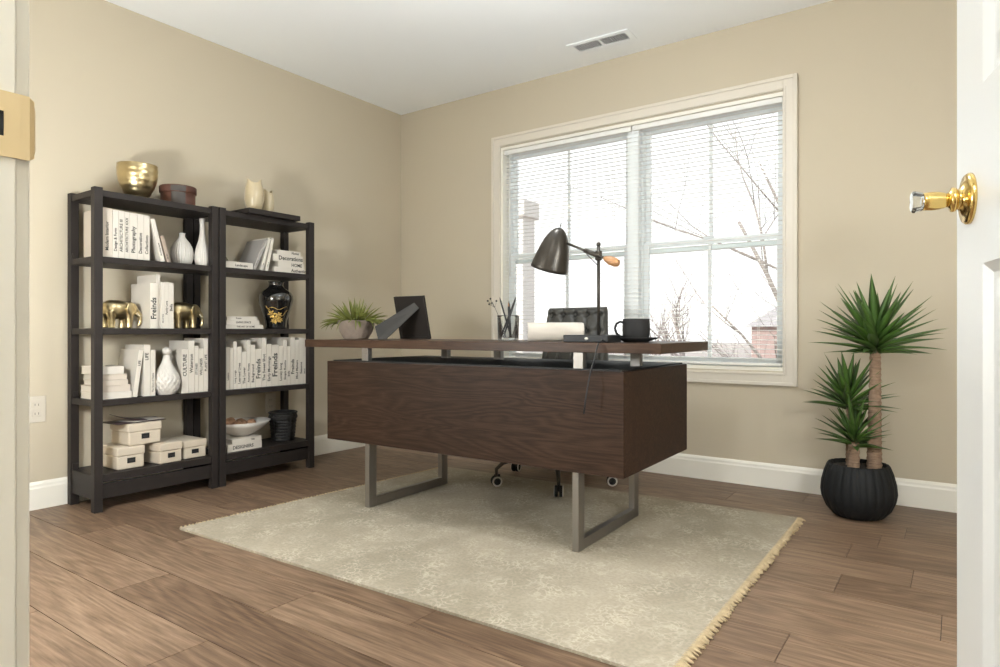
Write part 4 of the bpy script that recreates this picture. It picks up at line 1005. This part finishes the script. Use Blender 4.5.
magazine(.170, -2.000, mgz+.0035, .140, .205, -8, 'upper dark magazine with a curled corner on the stacked storage box', .030)
tag(MB().box(-.07, .07, -.085, .085, 0, .0008).build('paper_sheet', M['paper'], loc=(.175, -1.99, mgz+.0332*0+.0066), rot=(0, 0, R(12))), 'single pale sheet lying on the two magazines', 'paper')

# clear bottle and urn
t = thing('glass_bottle', 'small clear glass bottle behind the flat white book', 'bottle', (.075, -1.50, z2+.0005))
MB().lathe([(0, 0), (.030, 0), (.032, .004), (.032, .060), (.026, .075), (.010, .088), (.009, .125), (.011, .128), (.009, .128), (.008, .09), (0, .07)], 28).build('bottle_body', M['clear'], t)
t = thing('floral_urn', 'glossy black urn with gilt flowers on the third shelf', 'urn', (.170, -1.218, z3+.0005))
def ur(z_):
    ks = [(0, .058), (.01, .058), (.05, .062), (.11, .083), (.165, .098), (.190, .098), (.215, .084), (.232, .058), (.242, .043), (.262, .040), (.275, .047)]
    for (a0, r0), (a1, r1) in zip(ks, ks[1:]):
        if a0 <= z_ <= a1: return r0+(r1-r0)*(z_-a0)/(a1-a0)
    return .047
pf = [(0, 0)]+[(ur(.275*i/30), .275*i/30) for i in range(31)]+[(.040, .275), (.034, .262), (0, .25)]
MB().lathe(pf, 48).build('urn_body', M['urn'], t)
q = MB(); r3 = random.Random(4)
def on_urn(a, z_): rr_ = ur(z_)+.0006; return (rr_*math.cos(a), rr_*math.sin(a), z_)
for (a, z_, sz) in ((-.95, .085, .026), (-.62, .055, .030), (-.40, .080, .020), (-.85, .045, .018), (-.25, .050, .018)):
    for k in range(6):
        aa = 2*PI*k/6+a; p = Vector(on_urn(a+math.cos(aa)*sz/ur(z_)*.55, z_+math.sin(aa)*sz*.55))
        nrm = Vector((math.cos(a), math.sin(a), 0)); up = Vector((0, 0, 1)); rt = up.cross(nrm)
        dd = rt*math.cos(aa)+up*math.sin(aa); e = nrm.cross(dd)
        c0 = Vector(on_urn(a, z_))
        mm = Matrix((( dd.x, e.x, nrm.x, p.x), (dd.y, e.y, nrm.y, p.y), (dd.z, e.z, nrm.z, p.z), (0, 0, 0, 1)))
        q.ball((0, 0, 0), (sz*.42, sz*.20, .0016), 10, 6, mtx=mm)
    q.ball(on_urn(a, z_), sz*.18, 8, 6)
for a0, a1, za, zb in ((-1.3, -.5, .12, .07), (-1.15, .1, .115, .120), (-.5, .2, .06, .10), (-1.35, -.9, .13, .09)):
    q.tube([on_urn(a0+(a1-a0)*s_/8, za+(zb-za)*s_/8+.008*math.sin(s_)) for s_ in range(9)], .0014, 5)
q.build('gilt_flowers', M['urn_gold'], t)
# small black box beside the urn
tag(MB().box(-.04, .04, -.018, .018, 0, .030).build('trinket_box', M['ink'], loc=(.09, -1.345, z3+.0005), bevel=.002), 'tiny black trinket box between the stacked books and the urn', 'box')

# white bowl with shells
bz = z5+.0408+.0248
t = thing('white_bowl', 'wide white bowl on the two books of the bottom shelf', 'bowl', (.160, -1.442, bz+.0005))
MB().lathe([(0, 0), (.050, 0), (.056, .006), (.100, .030), (.128, .056), (.140, .078), (.137, .080), (.124, .060), (.096, .037), (.050, .013), (0, .011)], 48, rfun=lambda t_, z: 1+.22*abs(math.cos(t_-PI/2))**3*max(0, z/.08)).build('bowl', M['ceramic'], t)
for k, (dx, dy, rr_) in enumerate(((-.01, -.055, .034), (.01, .005, .031), (-.03, -.10, .022), (.03, .05, .026), (-.045, .03, .026), (.045, -.045, .026))):
    q = MB(); q.ball((0, 0, 0), rr_, 28, 18)
    o = q.build('shell_ball', M['shell'], loc=(.160+dx, -1.442+dy, bz+.024+rr_+math.hypot(dx, dy)*.22))
    dm_ = o.modifiers.new('d', 'DISPLACE'); tx = bpy.data.textures.new('shell%d' % k, 'VORONOI'); tx.noise_scale = .018; dm_.texture = tx; dm_.strength = .008; dm_.mid_level = .6
    tag(o, ['largest brown shell ball in the white bowl, left of centre', 'brown shell ball in the middle of the white bowl', 'small brown shell ball at the left rim of the white bowl', 'brown shell ball at the right side of the white bowl', 'brown shell ball at the back of the white bowl', 'brown shell ball at the front of the white bowl'][k], 'decorative ball', 'brown shell balls in the bowl')

# black wicker basket
t = thing('wicker_basket', 'round black wicker basket at the right end of the bottom shelf', 'basket', (.165, -1.166, z5+.0005))
def weave(t_, z): return 1+.020*math.cos(24*t_+ (PI if int(z/.011) % 2 else 0))*.7
MB().lathe([(0, .001), (.060, .001)]+[(.061+.015*(z_/.17)+.0055*abs(math.sin(z_*PI/.0175)), z_) for z_ in [.002+.0022*i for i in range(74)]]+[(.070, .165), (.056, .02), (0, .018)], 96, rfun=weave).build('basket_body', M['wicker'], t)
rn = []
for k in range(41): a = 2*PI*k/40; rn.append((.078*math.cos(a), .078*math.sin(a), .166))
MB().tube(rn, .0055, 8).build('rim', M['wicker'], t)
rn = [(.0795*math.cos(2*PI*k/40), .0795*math.sin(2*PI*k/40), .140) for k in range(41)]
MB().tube(rn, .0045, 8).build('band', M['wicker'], t)
for a in (-1.35, -.05):
    pts = [((.063+.015*z_/.17+.004)*math.cos(a), (.063+.015*z_/.17+.004)*math.sin(a), z_) for z_ in (.004, .05, .10, .150)]
    MB().tube(pts, .0045, 6).build('upright', M['wicker'], t)
